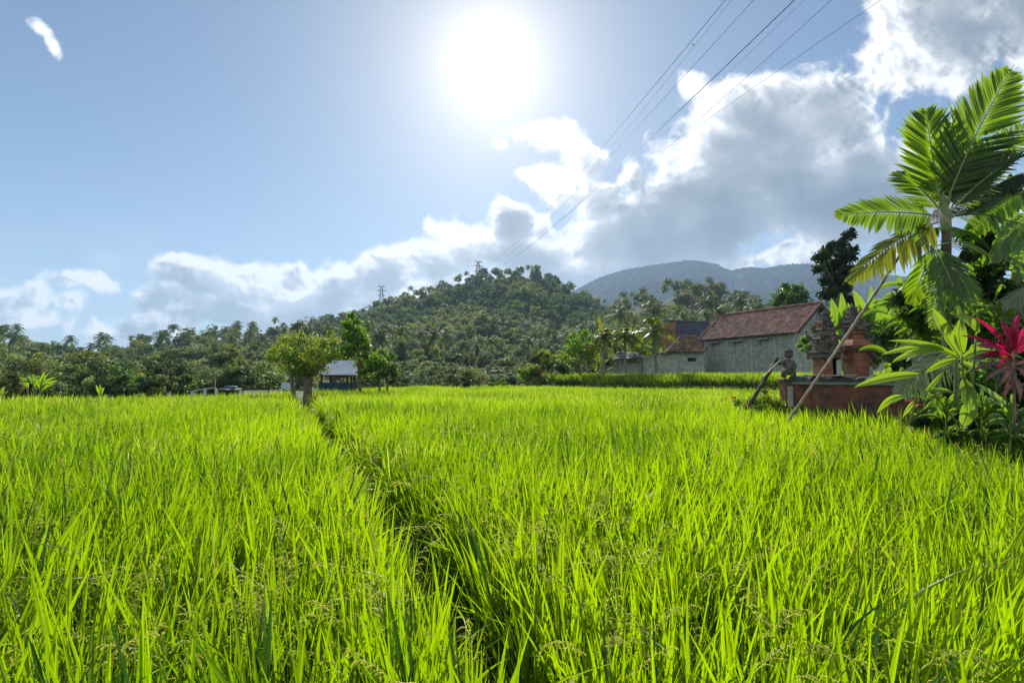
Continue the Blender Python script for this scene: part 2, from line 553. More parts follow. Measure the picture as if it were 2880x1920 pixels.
def make_world():
    br, al, W, H = cloud_maps()
    # one linear image: r = brightness, g = cover
    buf = np.ones((H, W, 4), np.float32)
    buf[..., 0] = br; buf[..., 1] = al; buf[..., 2] = 0
    img = bpy.data.images.new('cloud_field', W, H, alpha=False, float_buffer=True, is_data=True)
    img.pixels.foreach_set(buf.ravel())
    img.update(); img.pack()
    w = bpy.data.worlds.new('World'); SC.world = w; w.use_nodes = True
    w.node_tree.nodes.clear()
    t = NT(w.node_tree)
    out = t.n('ShaderNodeOutputWorld')
    bg = t.n('ShaderNodeBackground', i_Strength=1.0)
    sky = t.n('ShaderNodeTexSky', sky_type='NISHITA')
    sky.sun_disc = False; sky.sun_elevation = SUN_EL
    sky.sun_rotation = SUN_AZ
    sky.altitude = 50; sky.air_density = 1.0; sky.dust_density = 0.55; sky.ozone_density = 1.6
    skyc = t.mix(1.0, sky.outputs[0], (SKY_STR,) * 3, 'MULTIPLY')
    d = t.n('ShaderNodeTexCoord').outputs['Generated']
    sp = t.n('ShaderNodeSeparateXYZ'); t.l(d, sp.inputs[0])
    X, Yv, Z = sp.outputs
    ys = t.math('MAXIMUM', Yv, 0.02)
    uu = t.math('DIVIDE', X, ys); vv = t.math('DIVIDE', Z, ys)
    cb = t.n('ShaderNodeCombineXYZ')
    t.l(t.math('MULTIPLY_ADD', uu, 1 / (U1 - U0), -U0 / (U1 - U0)), cb.inputs[0])
    t.l(t.math('MULTIPLY_ADD', vv, 1 / (V1 - V0), -V0 / (V1 - V0)), cb.inputs[1])
    im = t.n('ShaderNodeTexImage', image=img, interpolation='Cubic', extension='CLIP')
    t.l(cb.outputs[0], im.inputs[0])
    ri = t.n('ShaderNodeSeparateColor'); t.l(im.outputs[0], ri.inputs[0])
    cover = t.math('MULTIPLY', ri.outputs[1], t.math('GREATER_THAN', Yv, 0.05))
    # white air round the sun and low over the horizon
    dt = t.n('ShaderNodeVectorMath', operation='DOT_PRODUCT'); t.l(d, dt.inputs[0]); dt.inputs[1].default_value = tuple(SUND)
    ang = t.math('ARCCOSINE', t.math('MINIMUM', dt.outputs['Value'], 1.0))
    g1 = t.math('MULTIPLY', t.math('POWER', 2.718, t.math('DIVIDE', ang, -rad(3.0))), 0.90)
    g2 = t.math('MULTIPLY', t.math('POWER', 2.718, t.math('DIVIDE', ang, -rad(12.0))), 0.10)
    g3 = t.math('MULTIPLY', t.math('POWER', 2.718, t.math('DIVIDE', ang, -rad(22.0))), 0.05)
    glow = t.math('ADD', t.math('ADD', g1, g2), g3)
    cg = t.n('ShaderNodeCombineColor')
    t.l(glow, cg.inputs[0]); t.l(glow, cg.inputs[1]); t.l(t.math('MULTIPLY', glow, .98), cg.inputs[2])
    tf = t.math('POWER', 2.718, t.math('DIVIDE', ang, -rad(17.0)))
    base = t.mix(1.0, skyc, t.mix(tf, SKY_TINT, (1.0, .93, .88)), 'MULTIPLY')
    hf = t.math('MULTIPLY', t.math('POWER', 2.718, t.math('MULTIPLY', t.math('MAXIMUM', Z, 0.0), -6.0)), 0.85)
    base = t.mix(hf, base, (0.33, 0.43, 0.52))
    base = t.mix(1.0, base, cg.outputs[0], 'ADD')
    # clouds: warm white where thin, blue grey where thick
    cc = t.ramp(ri.outputs[0], [(0.33, (0.105, 0.14, 0.185)), (0.55, (0.25, 0.295, 0.345)), (0.78, (0.60, 0.625, 0.65)), (1.0, (1.02, 1.01, 1.0))])
    cc = t.mix(1.0, cc, (CLOUD_STR,) * 3, 'MULTIPLY')
    near = t.math('MULTIPLY', t.math('POWER', 2.718, t.math('DIVIDE', ang, -rad(13.0))), 0.45)
    nc = t.n('ShaderNodeCombineColor')
    for i in range(3): t.l(near, nc.inputs[i])
    cc = t.mix(1.0, cc, nc.outputs[0], 'ADD')
    fin = t.mix(cover, base, cc)
    # sky behind the camera: unseen broken cumulus added to lift the fill light
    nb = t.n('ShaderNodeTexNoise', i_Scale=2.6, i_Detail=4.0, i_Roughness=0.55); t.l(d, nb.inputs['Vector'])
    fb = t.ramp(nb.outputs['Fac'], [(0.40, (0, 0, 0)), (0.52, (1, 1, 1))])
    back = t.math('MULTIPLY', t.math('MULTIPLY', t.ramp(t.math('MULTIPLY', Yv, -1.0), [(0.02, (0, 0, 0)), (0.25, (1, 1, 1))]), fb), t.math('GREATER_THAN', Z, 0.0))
    fin = t.mix(back, fin, BACKSKY_FILL)
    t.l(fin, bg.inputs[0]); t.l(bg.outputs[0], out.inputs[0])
    w.cycles.sampling_method = 'MANUAL'; w.cycles.sample_map_resolution = 1024


make_world()
cy = SC.cycles
cy.max_bounces = 7; cy.diffuse_bounces = 2; cy.glossy_bounces = 2; cy.transmission_bounces = 5
cy.transparent_max_bounces = 8; cy.volume_bounces = 1; cy.caustics_reflective = False; cy.caustics_refractive = False
cy.sample_clamp_indirect = 3.0; cy.sample_clamp_direct = 5.0
# ------------------------------------------------------------------ ground and rice
M_mud = roughmat('paddy_mud', (0.05, 0.045, 0.025), (0.09, 0.08, 0.045), 3, .9, .5)
M_ground = roughmat('ground_grass', (0.05, 0.075, 0.02), (0.11, 0.12, 0.045), .35, .95, .6, stain=(.08, (0.16, 0.15, 0.07), .55))
M_rice = leafmat('rice_leaf', (0.02, 0.07, 0.008), (0.09, 0.17, 0.008), RICE_T, tw=0.62, rough=0.42, spec=.3, tlow=(0.035, 0.12, 0.003),
                 patch=(0.35, (0.10, 0.16, 0.008), (RICE_T[0] * 1.15, RICE_T[1] * 1.03, RICE_T[2])))
M_grain = leafmat('rice_grain', (0.42, 0.45, 0.08), (0.66, 0.64, 0.18), (0.92, 0.92, 0.14), tw=0.5, rough=.6, spec=.1)
M_culm = leafmat('rice_stem', (0.10, 0.17, 0.03), (0.2, 0.26, 0.05), (0.3, 0.4, 0.05), tw=0.3)
M_straw = leafmat('dry_leaf', (0.22, 0.17, 0.05), (0.42, 0.34, 0.12), (0.55, 0.45, 0.10), tw=.45, rough=.6, spec=.2)
M_blueleaf = leafmat('rice_leaf_dark', (0.025, 0.07, 0.03), (0.07, 0.13, 0.06), (0.05, 0.15, 0.01), tw=.4, rough=.35, spec=.4)
M_weed = leafmat('bund_grass', (0.03, 0.07, 0.015), (0.13, 0.17, 0.045), (0.22, 0.30, 0.05), tw=0.4, spec=.2)

BUND = (np.array([-11.6, 28.2]), np.array([0.45, 0.95]))      # grassy bund across the crop


def seg_dist(x, y, A, B):
    d = B - A
    t = np.clip(((x - A[0]) * d[0] + (y - A[1]) * d[1]) / (d @ d), 0, 1)
    return np.hypot(x - A[0] - t * d[0], y - A[1] - t * d[1])


def far_edge(x):
    return np.interp(x, [-30, -18.8, -14.8, -12.4, -10.8, -9.0, -2, 3.6, 6, 12, 18, 40],
                        [17.0, 18.6, 22.4, 26.5, 31., 40., 50, 47., 45.2, 36, 30.5, 25])


def right_edge(y):
    return np.interp(y, [0, 1.0, 2.0, 3.5, 4.8, 8.5, 10.5, 12.5, 13.5, 60], [0.62, 0.84, 1.92, 4.0, 4.95, 7.0, 7.15, 6.2, 60, 60])


def terrace_in(x, y):
    fe = np.interp(x, [3.6, 6, 12, 18, 26, 40], [47., 45.2, 36, 30.5, 23.0, 17])
    return (x > 3.8) & (y > fe + .35) & (y < fe + 9) & (y > 15.5) & (x < 40)


def grid_points(x0, x1, y0, y1, sp, seed):
    rs = np.random.RandomState(seed)
    xs = np.arange(x0, x1, sp); ys = np.arange(y0, y1, sp)
    X, Y = np.meshgrid(xs, ys)
    X = X + (rs.rand(*X.shape) - .5) * sp * .75; Y = Y + (rs.rand(*X.shape) - .5) * sp * .75
    X, Y = X.ravel(), Y.ravel()
    k = (np.abs(X) < 1.12 * Y + 2.2)
    return X[k], Y[k]


def field_mask(X, Y):
    wig = (vnoise(X * .7 + 50, Y * .7, 3) - .5) * .5
    return (Y < far_edge(X) + wig) & (X < right_edge(Y) + wig * .25)


def lean(X, Y):
    a = (fbm(X * .55 + 30, Y * .55, 3, 41) - .5) * 2; b = (fbm(X * .55 + 90, Y * .55 + 9, 3, 47) - .5) * 2
    return a, b


def rice_clumps(G, X, Y, z0, nb, H, W, prof, seed, *, mat=0, fold=0.0, spread=.05, hgt=None, panicle=0, leanamp=.33, leafy=True, base=None):
    rs = np.random.RandomState(seed)
    n = len(X)
    la, lb = lean(X, Y)
    hm = (0.86 + .26 * fbm(X * .45, Y * .45 + 70, 3, 61)) * (1 if hgt is None else hgt)
    N = n * nb
    rep = lambda v: np.repeat(v, nb)
    ang = rs.rand(N) * 2 * PI
    r = rs.rand(N) ** .5 * spread
    bx = rep(X) + np.cos(ang) * r; by = rep(Y) + np.sin(ang) * r
    hb = (.18 + .50 * rs.rand(N) ** .8) if leafy else np.zeros(N)        # where the blade leaves its stem
    if base is not None: hb = base + .16 * rs.rand(N)
    tilt = (.06 + .42 * rs.rand(N) ** 1.6) if leafy else rs.rand(N) ** 1.3 * .27
    LX, LY = rep(la) * leanamp * .55, rep(lb) * leanamp * .55
    d = nrm(np.stack([np.cos(ang) * tilt + LX, np.sin(ang) * tilt + LY, np.ones(N)], -1))
    flop = np.where(rs.rand(N) < .16, .25 + rs.rand(N) * .55, rs.rand(N) * .13)
    bend = np.stack([np.cos(ang) * flop + LX * .5, np.sin(ang) * flop + LY * .5, -flop * (.35 + .6 * rs.rand(N))], -1)
    sa = rs.rand(N) * 2 * PI
    side = np.stack([np.cos(sa), np.sin(sa), np.zeros(N)], -1)
    side = nrm(side - d * np.sum(side * d, -1, keepdims=True))
    Hc = H * rep(hm * (.92 + .16 * rs.rand(n)))
    if leafy:
        L = Hc * (.24 + .28 * rs.rand(N)) * np.where(hb > .5, 1.05, 1.0)
        bz = Hc * hb
        bx = bx + LX * bz; by = by + LY * bz
    else:
        L = Hc * (0.50 + rs.rand(N) ** .8 * .62); bz = np.zeros(N)
    w = W * (.6 + .7 * rs.rand(N) ** 1.4)
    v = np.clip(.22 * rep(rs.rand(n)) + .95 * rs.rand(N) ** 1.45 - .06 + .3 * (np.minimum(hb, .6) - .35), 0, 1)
    strips(G, np.stack([bx, by, bz + rep(z0)], -1), d, side, bend, L, w, prof, fold, mat, v)


def panicles(G, X, Y, z0, seed, per=1.0, detail=2, H=.93):
    """arching ears: a thin stem that bows over and carries short grain-bearing branches."""
    rs = np.random.RandomState(seed)
    n = int(len(X) * per)
    ii = rs.randint(0, len(X), n)
    la, lb = lean(X[ii], Y[ii])
    ang = np.where(rs.rand(n) < .6, np.arctan2(lb, la) + (rs.rand(n) - .5) * 2.2, rs.rand(n) * 2 * PI)
    out = np.stack([np.cos(ang), np.sin(ang), np.zeros(n)], -1)
    base = np.stack([X[ii] + out[:, 0] * .03, Y[ii] + out[:, 1] * .03, z0[ii] + H * (.71 + .14 * rs.rand(n))], -1)
    Ls = .26 + .1 * rs.rand(n)
    up = np.array([0, 0, 1.0])
    d0 = nrm(up + out * .22)
    dr = .28 + .5 * rs.rand(n)
    bend = out * dr[:, None] * .8 + up * (-dr[:, None] * .75)
    sid = nrm(np.cross(out, up))
    strips(G, base, d0, sid, bend, Ls, .004, [1, .9, .8, .7, .6, .4], 0, 2, rs.rand(n))
    nbn = 9 if detail == 2 else 5
    for j in range(nbn):
        t = .38 + .6 * j / (nbn - 1)
        P = base + d0 * (Ls * t)[:, None] + bend * (Ls * t * t)[:, None]
        tan = nrm(d0 + 2 * bend * t)
        s = (1 if j % 2 else -1) * (.35 + .3 * rs.rand(n))
        bd = nrm(tan + sid * s[:, None] + rs.randn(n, 3) * .12)
        bl = (.085 - .05 * (j / nbn)) * (.8 + .4 * rs.rand(n))
        bb = np.stack([np.zeros(n), np.zeros(n), -.35 - .4 * rs.rand(n)], -1)
        ng = 7 if detail == 2 else 3
        if detail == 2:
            strips(G, P, bd, sid, bb, bl, .0022, [1, .8, .5], 0, 2, rs.rand(n))
        for g in range(ng):
            tt = (g + .8) / ng
            c = P + bd * (bl * tt)[:, None] + bb * (bl * tt * tt)[:, None]
            gd = nrm(bd + 2 * bb * tt + rs.randn(n, 3) * .35)
            gs = nrm(np.cross(gd, rs.randn(n, 3)))
            hl = .0065 if detail == 2 else .012; hw = .0026 if detail == 2 else .005
            diamonds(G, c, gd * hl, gs * hw, 1, rs.rand(n))
            if detail == 2:
                diamonds(G, c, gd * hl, np.cross(gd, gs) * hw, 1, rs.rand(n))


def ground():
    # one sheet to the horizon, finer near the camera, with the raised terrace and yards in it
    xs = np.unique(np.concatenate([np.linspace(-60, 60, 161), np.linspace(-400, 400, 41), np.linspace(-6000, 6000, 25)]))
    ys = np.unique(np.concatenate([np.linspace(-20, 100, 161), np.linspace(-300, 500, 41), np.linspace(-1500, 7000, 25)]))
    X, Y = np.meshgrid(xs, ys)
    Z = ground_z(X, Y)
    G = Geo()
    k = G.verts(np.stack([X, Y, Z], -1).reshape(-1, 3))
    I = np.arange(X.size).reshape(X.shape)
    G.quads(np.stack([I[:-1, :-1], I[:-1, 1:], I[1:, 1:], I[1:, :-1]], -1), 0)
    o = G.obj('ground', M_ground, smooth=True)
    return tag(o, 'grassy earth ground under and around the rice field', 'ground', kind='structure')


def sstep(a, b, x):
    t = np.clip((x - a) / (b - a), 0, 1)
    return t * t * (3 - 2 * t)


def ground_z(X, Y):
    X = np.asarray(X, float); Y = np.asarray(Y, float)
    fe = far_edge(X)
    z = sstep(fe + .4, fe + 3.0, Y) * np.interp(X, [-16, -11], [.2, .7])
    # terrace on the right
    tz = 1.05 * sstep(3.2, 4.2, X) * sstep(fe + .05, fe + .5, Y) * (Y > 15)
    tz = np.where((X > 22) & (Y > 14), 1.05 * sstep(14, 16, Y), tz)
    z = np.maximum(z, tz)
    # temple yard
    yd = .45 * sstep(.9, 1.4, X - right_edge(Y)) * (1 - sstep(12.2, 12.6, Y))
    z = np.maximum(z, yd)
    z = np.maximum(z, .72 * sstep(7.0, 7.6, X) * sstep(9.0, 9.5, Y) * (1 - sstep(19, 21, Y)) * sstep(0, .8, X - .5 * Y))
    far = sstep(45, 140, np.hypot(X, Y))
    z = z * (1 - far) + far * (.9 + .8 * (fbm(X / 60. + 300, Y / 60. + 300, 3, 8) - .5))
    z = np.where(Y > 300, z + np.minimum((Y - 300) * .0, 0), z)
    return z - .02


ground()

# rice: near, middle and far crop are one crop standing in one field
NEAR, MID = 5.2, 15.0
P5 = [.3, .62, .9, 1, .82, .5, .03]
P4 = [.35, .9, 1, .7, .04]
P3 = [.6, 1, .62, .05]


def thin_bund(X, Y, w=.17):
    dd = seg_dist(X, Y, BUND[0], BUND[1])
    return dd > w * np.interp(Y, [1.5, 3.5, 9, 20], [.75, 1.1, 1.35, 1.6]) * (.8 + .5 * vnoise(X * 2, Y * 2, 5))


def bund_h(X, Y):
    dd = seg_dist(X, Y, BUND[0], BUND[1])
    return np.clip(np.interp(Y, [1.5, 4.0], [.78, .66]) + dd * .85, 0, 1)


G = Geo()
x, y = grid_points(-9, 9, .62, NEAR, .125, 1)
k = field_mask(x, y) & thin_bund(x, y); x, y = x[k], y[k]
z = np.zeros(len(x))
rice_clumps(G, x, y, z, 27, 1.0, .0148, P5, 2, fold=.35, spread=.055, hgt=bund_h(x, y))
xn, yn = x, y
panicles(G, xn, yn, z, 3, per=.75, detail=2)
x, y = grid_points(-18, 16, NEAR, MID, .165, 4)
k = field_mask(x, y) & thin_bund(x, y, .16); x, y = x[k], y[k]
z = np.zeros(len(x)); xm, ym = x, y; rs0 = np.random.RandomState(55)
rice_clumps(G, x, y, z, 23, 1.0, .018, P4, 5, spread=.07, hgt=bund_h(x, y))
panicles(G, x, y, z, 6, per=.5, detail=1)
x, y = grid_points(-50, 50, MID, 60, .27, 7)
k = field_mask(x, y) & thin_bund(x, y, .24); x, y = x[k], y[k]
rice_clumps(G, x, y, np.zeros(len(x)), 34, 1.0, .032, P3, 8, spread=.14)
rice_clumps(G, x, y, np.zeros(len(x)), 9, 1.0, .032, P3, 18, spread=.14, mat=1, base=.45)
rice_clumps(G, xm, ym, np.zeros(len(xm)), 2, .98, .014, P4, 19, spread=.07, mat=1, base=.45)
print('rice verts', G.n)
k = rs0.rand(len(xn)) < .16
rice_clumps(G, xn[k], yn[k], np.zeros(k.sum()), 2, 1.0, .011, P5, 92, mat=3, fold=.3, spread=.05)
k = rs0.rand(len(xm)) < .12
rice_clumps(G, xm[k], ym[k], np.zeros(k.sum()), 2, 1.0, .016, P4, 93, mat=3, spread=.07)
k = rs0.rand(len(xn)) < .45
rice_clumps(G, xn[k], yn[k], np.zeros(k.sum()), 3, 1.02, .015, P5, 94, mat=4, fold=.35, spread=.05)
k = rs0.rand(len(xm)) < .30
rice_clumps(G, xm[k], ym[k], np.zeros(k.sum()), 2, 1.0, .020, P4, 95, mat=4, spread=.07)
o = G.obj('rice_crop', [M_rice, M_grain, M_culm, M_straw, M_blueleaf])
tag(o, 'dense bright green rice crop with pale ears filling the lower field', 'rice', kind='stuff')

G = Geo()
x, y = grid_points(0, 45, 15, 60, .26, 9)
k = terrace_in(x, y); x, y = x[k], y[k]
rice_clumps(G, x, y, np.full(len(x), 1.05), 34, 1.0, .036, P3, 10, spread=.15, leanamp=.3)
rice_clumps(G, x, y, np.full(len(x), 1.05), 6, 1.0, .032, P3, 20, spread=.15, leanamp=.3, mat=1, base=.45)
# the front rows hang over the step
xf = np.linspace(4, 30, 420); yf = far_edge(xf) + .15
rice_clumps(G, xf, yf, np.full(len(xf), .80), 34, 1.0, .03, P3, 12, spread=.2, leanamp=.3)
rice_clumps(G, xf, yf, np.full(len(xf), .80), 8, 1.0, .03, P3, 13, spread=.2, leanamp=.3, mat=1, base=.45)
o = G.obj('rice_crop', [M_rice, M_grain, M_culm])
tag(o, 'raised terrace of bright rice in front of the grey block house', 'rice', kind='stuff')

# weedy grass along the bund
rs = np.random.RandomState(77)
n = 3600
tt = rs.rand(n) ** 1.7
P = BUND[1] + (BUND[0] - BUND[1]) * tt[:, None]
dv = nrm(BUND[0] - BUND[1]); nv = np.array([-dv[1], dv[0]])
P = P + nv * (rs.randn(n) * .17)[:, None]
G = Geo()
rice_clumps(G, P[:, 0], P[:, 1], np.zeros(n), 8, .60, .008, [.8, 1, .8, .5, .1], 78, spread=.07, leanamp=1.2, leafy=False)
o = G.obj('bund_grass', [M_weed])
tag(o, 'dull weedy grass along the sunken line crossing the rice', 'grass', kind='stuff')
# dark weeds at the near right edge of the crop
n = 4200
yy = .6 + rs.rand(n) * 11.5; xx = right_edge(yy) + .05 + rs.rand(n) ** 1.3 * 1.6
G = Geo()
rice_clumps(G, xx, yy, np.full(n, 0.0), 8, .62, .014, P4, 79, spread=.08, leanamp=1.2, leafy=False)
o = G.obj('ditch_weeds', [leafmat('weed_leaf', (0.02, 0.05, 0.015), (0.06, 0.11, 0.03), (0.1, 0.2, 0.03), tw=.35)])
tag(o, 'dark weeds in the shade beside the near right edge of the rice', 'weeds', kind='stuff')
# ------------------------------------------------------------------ trees and hills
M_bark = roughmat('bark', (0.09, 0.07, 0.05), (0.20, 0.16, 0.12), 5, .9, .7)
M_palmbark = roughmat('palm_bark', (0.12, 0.10, 0.08), (0.26, 0.22, 0.18), 5, .9, .6)
LM = {
    'olive': leafmat('leaf_olive', (0.06, 0.085, 0.022), (0.14, 0.175, 0.045), (0.42, 0.50, 0.07), .45, .6, .5, .25, .025),
    'green': leafmat('leaf_green', (0.045, 0.085, 0.022), (0.10, 0.16, 0.04), (0.33, 0.48, 0.055), .45, .6, .5, .25, .025),
    'deep': leafmat('leaf_deep', (0.028, 0.055, 0.02), (0.065, 0.11, 0.035), (0.17, 0.30, 0.05), .4, .55, .5, .25, .02),
    'grey': leafmat('leaf_grey', (0.05, 0.08, 0.03), (0.12, 0.16, 0.055), (0.24, 0.34, 0.07), .42, .6, .5, .3, .02),
    'palm': leafmat('leaf_palm', (0.035, 0.065, 0.02), (0.09, 0.13, 0.035), (0.19, 0.28, 0.045), .4, .5, .4, .3, .03),
}
M_lime = leafmat('leaf_lime', (0.06, 0.10, 0.012), (0.19, 0.25, 0.02), (0.42, 0.55, 0.03), .5, .4)
M_bright = leafmat('leaf_bright', (0.04, 0.10, 0.015), (0.11, 0.21, 0.02), (0.24, 0.46, 0.025), .5, .38)
M_dull = leafmat('leaf_dull', (0.05, 0.06, 0.02), (0.14, 0.16, 0.05), (0.20, 0.24, 0.05), .42, .6, spec=.15)
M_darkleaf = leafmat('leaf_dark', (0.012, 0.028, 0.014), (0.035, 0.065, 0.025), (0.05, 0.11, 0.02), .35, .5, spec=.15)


def limb_tree(rs, H, R, th, tr, ncl, G, forks=5, lean=(0, 0), flat=.75, spread=.9):
    """trunk with limbs; returns cluster centres in the crown."""
    top = np.array([lean[0], lean[1], th])
    pts = bez((0, 0, -.3), (lean[0] * .2 + rs.randn() * tr, lean[1] * .2, th * .5), top, 6)
    tube(G, pts, np.linspace(tr * 1.25, tr * .8, 6), 8, 0)
    cs = []
    cz = th + (H - th) * .48
    hz = (H - th) * .55
    for i in range(ncl):
        u = nrm(rs.randn(3)); r = rs.rand() ** .4 * spread
        c = np.array([lean[0] * 1.3 + u[0] * R * r, lean[1] * 1.3 + u[1] * R * r, cz + u[2] * hz * r * (1 if u[2] > 0 else flat)])
        cs.append(c)
    cs = np.array(cs)
    for i in range(forks):
        c = cs[i % ncl]
        mid = top * .5 + c * .5 + np.array([0, 0, -.12 * (H - th)])
        tube(G, bez(top - [0, 0, .05 * th], mid, c, 6), np.linspace(tr * .6, tr * .12, 6), 5, 0)
        for j in range(2):
            c2 = cs[rs.randint(ncl)]
            s = bez(top, mid, c, 6)[3]
            tube(G, bez(s, (s + c2) / 2 + [0, 0, .2], c2, 5), np.linspace(tr * .3, tr * .07, 5), 4, 0)
    return cs


def leaf_clouds(G, rs, cs, cr, nl, size, mat=0, asp=.42, up=.5, hollow=.5, varbase=None, droop=0.0):
    n = len(cs) * nl
    c = np.repeat(cs, nl, 0)
    crr = np.repeat(np.broadcast_to(cr, (len(cs),)), nl)
    u = nrm(rs.randn(n, 3)); r = (hollow + (1 - hollow) * rs.rand(n)) * (rs.rand(n) ** .3)
    P = c + u * (r * crr)[:, None] * np.array([1, 1, .72])
    nr = nrm(u * .7 + rs.randn(n, 3) * .75 + [0, 0, up])
    a = nrm(np.cross(nr, rs.randn(n, 3))); a[:, 2] -= droop; a = nrm(a); b = nrm(np.cross(nr, a))
    s = size * (.6 + .8 * rs.rand(n))
    vb = np.repeat(rs.rand(len(cs)) * .5, nl) if varbase is None else varbase
    diamonds(G, P, a * s[:, None] * .5, b * s[:, None] * .5 * asp * 1.3, mat, np.clip(vb + rs.rand(n) * .5, 0, 1))


def broad_geo(seed, H=12., R=5., th=4., tr=.28, ncl=26, nl=70, size=.55, cr=1.7, flat=.75, up=.5, asp=.45, hollow=.45, droop=0., spread=.9):
    rs = np.random.RandomState(seed)
    T = Geo(); C = Geo()
    cs = limb_tree(rs, H, R, th, tr, ncl, T, flat=flat, spread=spread)
    leaf_clouds(C, rs, cs, cr * (.65 + .6 * rs.rand(len(cs))), nl, size, 0, asp, up, hollow, droop=droop)
    return T, C


def frond(G, P, npair, ll, lw, mat=0, rmat=1, rw=.05, up=(0, 0, 1), droop=.25, ang=50, vee=.25, prof=None, fold=.0, rs=None, var=None, segs=None, jitter=.08, skip=0.0):
    """one pinnate leaf along the curve P: midrib tube and leaflets to both sides."""
    rs = rs or np.random.RandomState(1)
    m = len(P)
    tube(G, P, np.linspace(rw, rw * .18, m), 5, rmat, .5)
    s = np.linspace(.10, .995, npair)
    ii = s * (m - 1); i0 = np.minimum(ii.astype(int), m - 2); f = (ii - i0)[:, None]
    B = P[i0] * (1 - f) + P[i0 + 1] * f
    tan = nrm(P[i0 + 1] - P[i0])
    upv = np.asarray(up, float)
    sd = nrm(np.cross(tan, np.broadcast_to(upv, tan.shape))); nn = nrm(np.cross(sd, tan))
    Ls = ll * (np.sin(np.clip(s * .92 + .12, 0, 1) * PI) ** .45) * (1 - .35 * s ** 3)
    a = rad(ang) * (1 - .45 * s)
    prof = prof or [.5, 1, .9, .05]
    for sg in (-1, 1):
        keep = rs.rand(npair) >= skip
        j = rs.randn(npair) * jitter
        d = nrm(tan * np.cos(a + j)[:, None] + sd * sg * np.sin(a + j)[:, None] + nn * vee + rs.randn(npair, 3) * jitter * .5)
        bend = np.array([0, 0, -1.0]) * (droop * (.7 + .6 * rs.rand(npair)))[:, None]
        side = nrm(np.cross(d, nn)); side = nrm(np.cross(nrm(np.cross(d, side)), d))
        v = np.clip((rs.rand(npair) * .7 + .15) if var is None else var + rs.randn(npair) * .15, 0, 1)
        strips(G, B[keep], d[keep], side[keep], bend[keep], (Ls * (.9 + .2 * rs.rand(npair)))[keep], lw * (.8 + .35 * rs.rand(npair))[keep], prof, fold, mat, v[keep])


def palm_geo(seed, H=13., nf=20, fl=3.8, npair=24, ll=.75, lw=.085, tr=.16, lean=.8, dead=2, prof=None, elev=(75, -35)):
    rs = np.random.RandomState(seed)
    T = Geo(); C = Geo()
    la = rs.rand() * 2 * PI; lx, ly = math.cos(la) * lean, math.sin(la) * lean
    top = np.array([lx, ly, H])
    tube(T, bez((0, 0, -.3), (lx * .1, ly * .1, H * .55), top, 9), np.concatenate([[tr * 1.7], np.linspace(tr * 1.1, tr * .8, 8)]), 7, 0)
    for i in range(nf):
        az = i * 2.399 + rs.rand() * .5
        e = rad(elev[0] + (elev[1] - elev[0]) * (i / (nf - 1)) ** 1.1 + rs.randn() * 6)
        L = fl * (.85 + .3 * rs.rand())
        h = np.array([math.cos(az), math.sin(az), 0])
        d = h * math.cos(e) + np.array([0, 0, math.sin(e)])
        P1 = top + d * L * .55
        P2 = P1 + (h * math.cos(e) * .6 + np.array([0, 0, math.sin(e) * .35 - .62])) * L * .55
        frond(C, bez(top, P1, P2, 9), npair, ll, lw, 0, 0, .035, droop=.55, ang=55, vee=-.05, rs=rs, prof=prof or [.6, 1, .1])
    return T, C


def proto(kind, seed, **kw):
    T, C = (palm_geo if kind == 'palm' else broad_geo)(seed, **kw)
    return T, C


# far trees: crown and trunk meshes made once, every tree an object of its own
FAR = {}
def far_meshes():
    specs = {
        'round': dict(H=11, R=4.6, th=1.4, ncl=36, nl=95, size=.62, cr=1.8, flat=1.0),
        'wide': dict(H=10, R=5.6, th=2.6, ncl=38, nl=90, size=.62, cr=1.8, flat=.7),
        'tall': dict(H=15, R=3.9, th=2.4, ncl=38, nl=90, size=.62, cr=1.8, flat=1.0),
        'loose': dict(H=13, R=4.6, th=4.6, ncl=26, nl=80, size=.52, cr=1.5, hollow=.2),
        'weep': dict(H=12, R=3.2, th=1.0, ncl=36, nl=85, size=.9, cr=1.5, asp=.2, droop=.9, up=.1, flat=1.0),
        'bush': dict(H=5, R=3.0, th=.3, tr=.12, ncl=24, nl=80, size=.42, cr=1.2, flat=1.0),
    }
    for k, sp in specs.items():
        for j in range(2):
            FAR[(k, j)] = broad_geo(100 + len(FAR), **sp)
    for j in range(4):
        FAR[('palm', j)] = palm_geo(300 + j, H=12.5, npair=17, ll=.95, lw=.15, lean=.9)


far_meshes()
MESH = {}
def far_mesh(kind, j, lm):
    key = (kind, j, lm)
    if key not in MESH:
        T, C = FAR[(kind, j)]
        MESH[key] = (T.mesh('trunk', [M_palmbark if kind == 'palm' else M_bark]), C.mesh('crown', [LM[lm]]))
    return MESH[key]


ONE = {}
def one_mesh(kind, j, lm):
    """trunk and crown in one mesh for trees too small to show their parts"""
    key = (kind, j, lm)
    if key not in ONE:
        T, C = FAR[(kind, j)]
        G = Geo(); G.merge(C); G.merge(T, dm=1)
        ONE[key] = G.mesh('tree', [LM[lm], M_palmbark if kind == 'palm' else M_bark])
    return ONE[key]


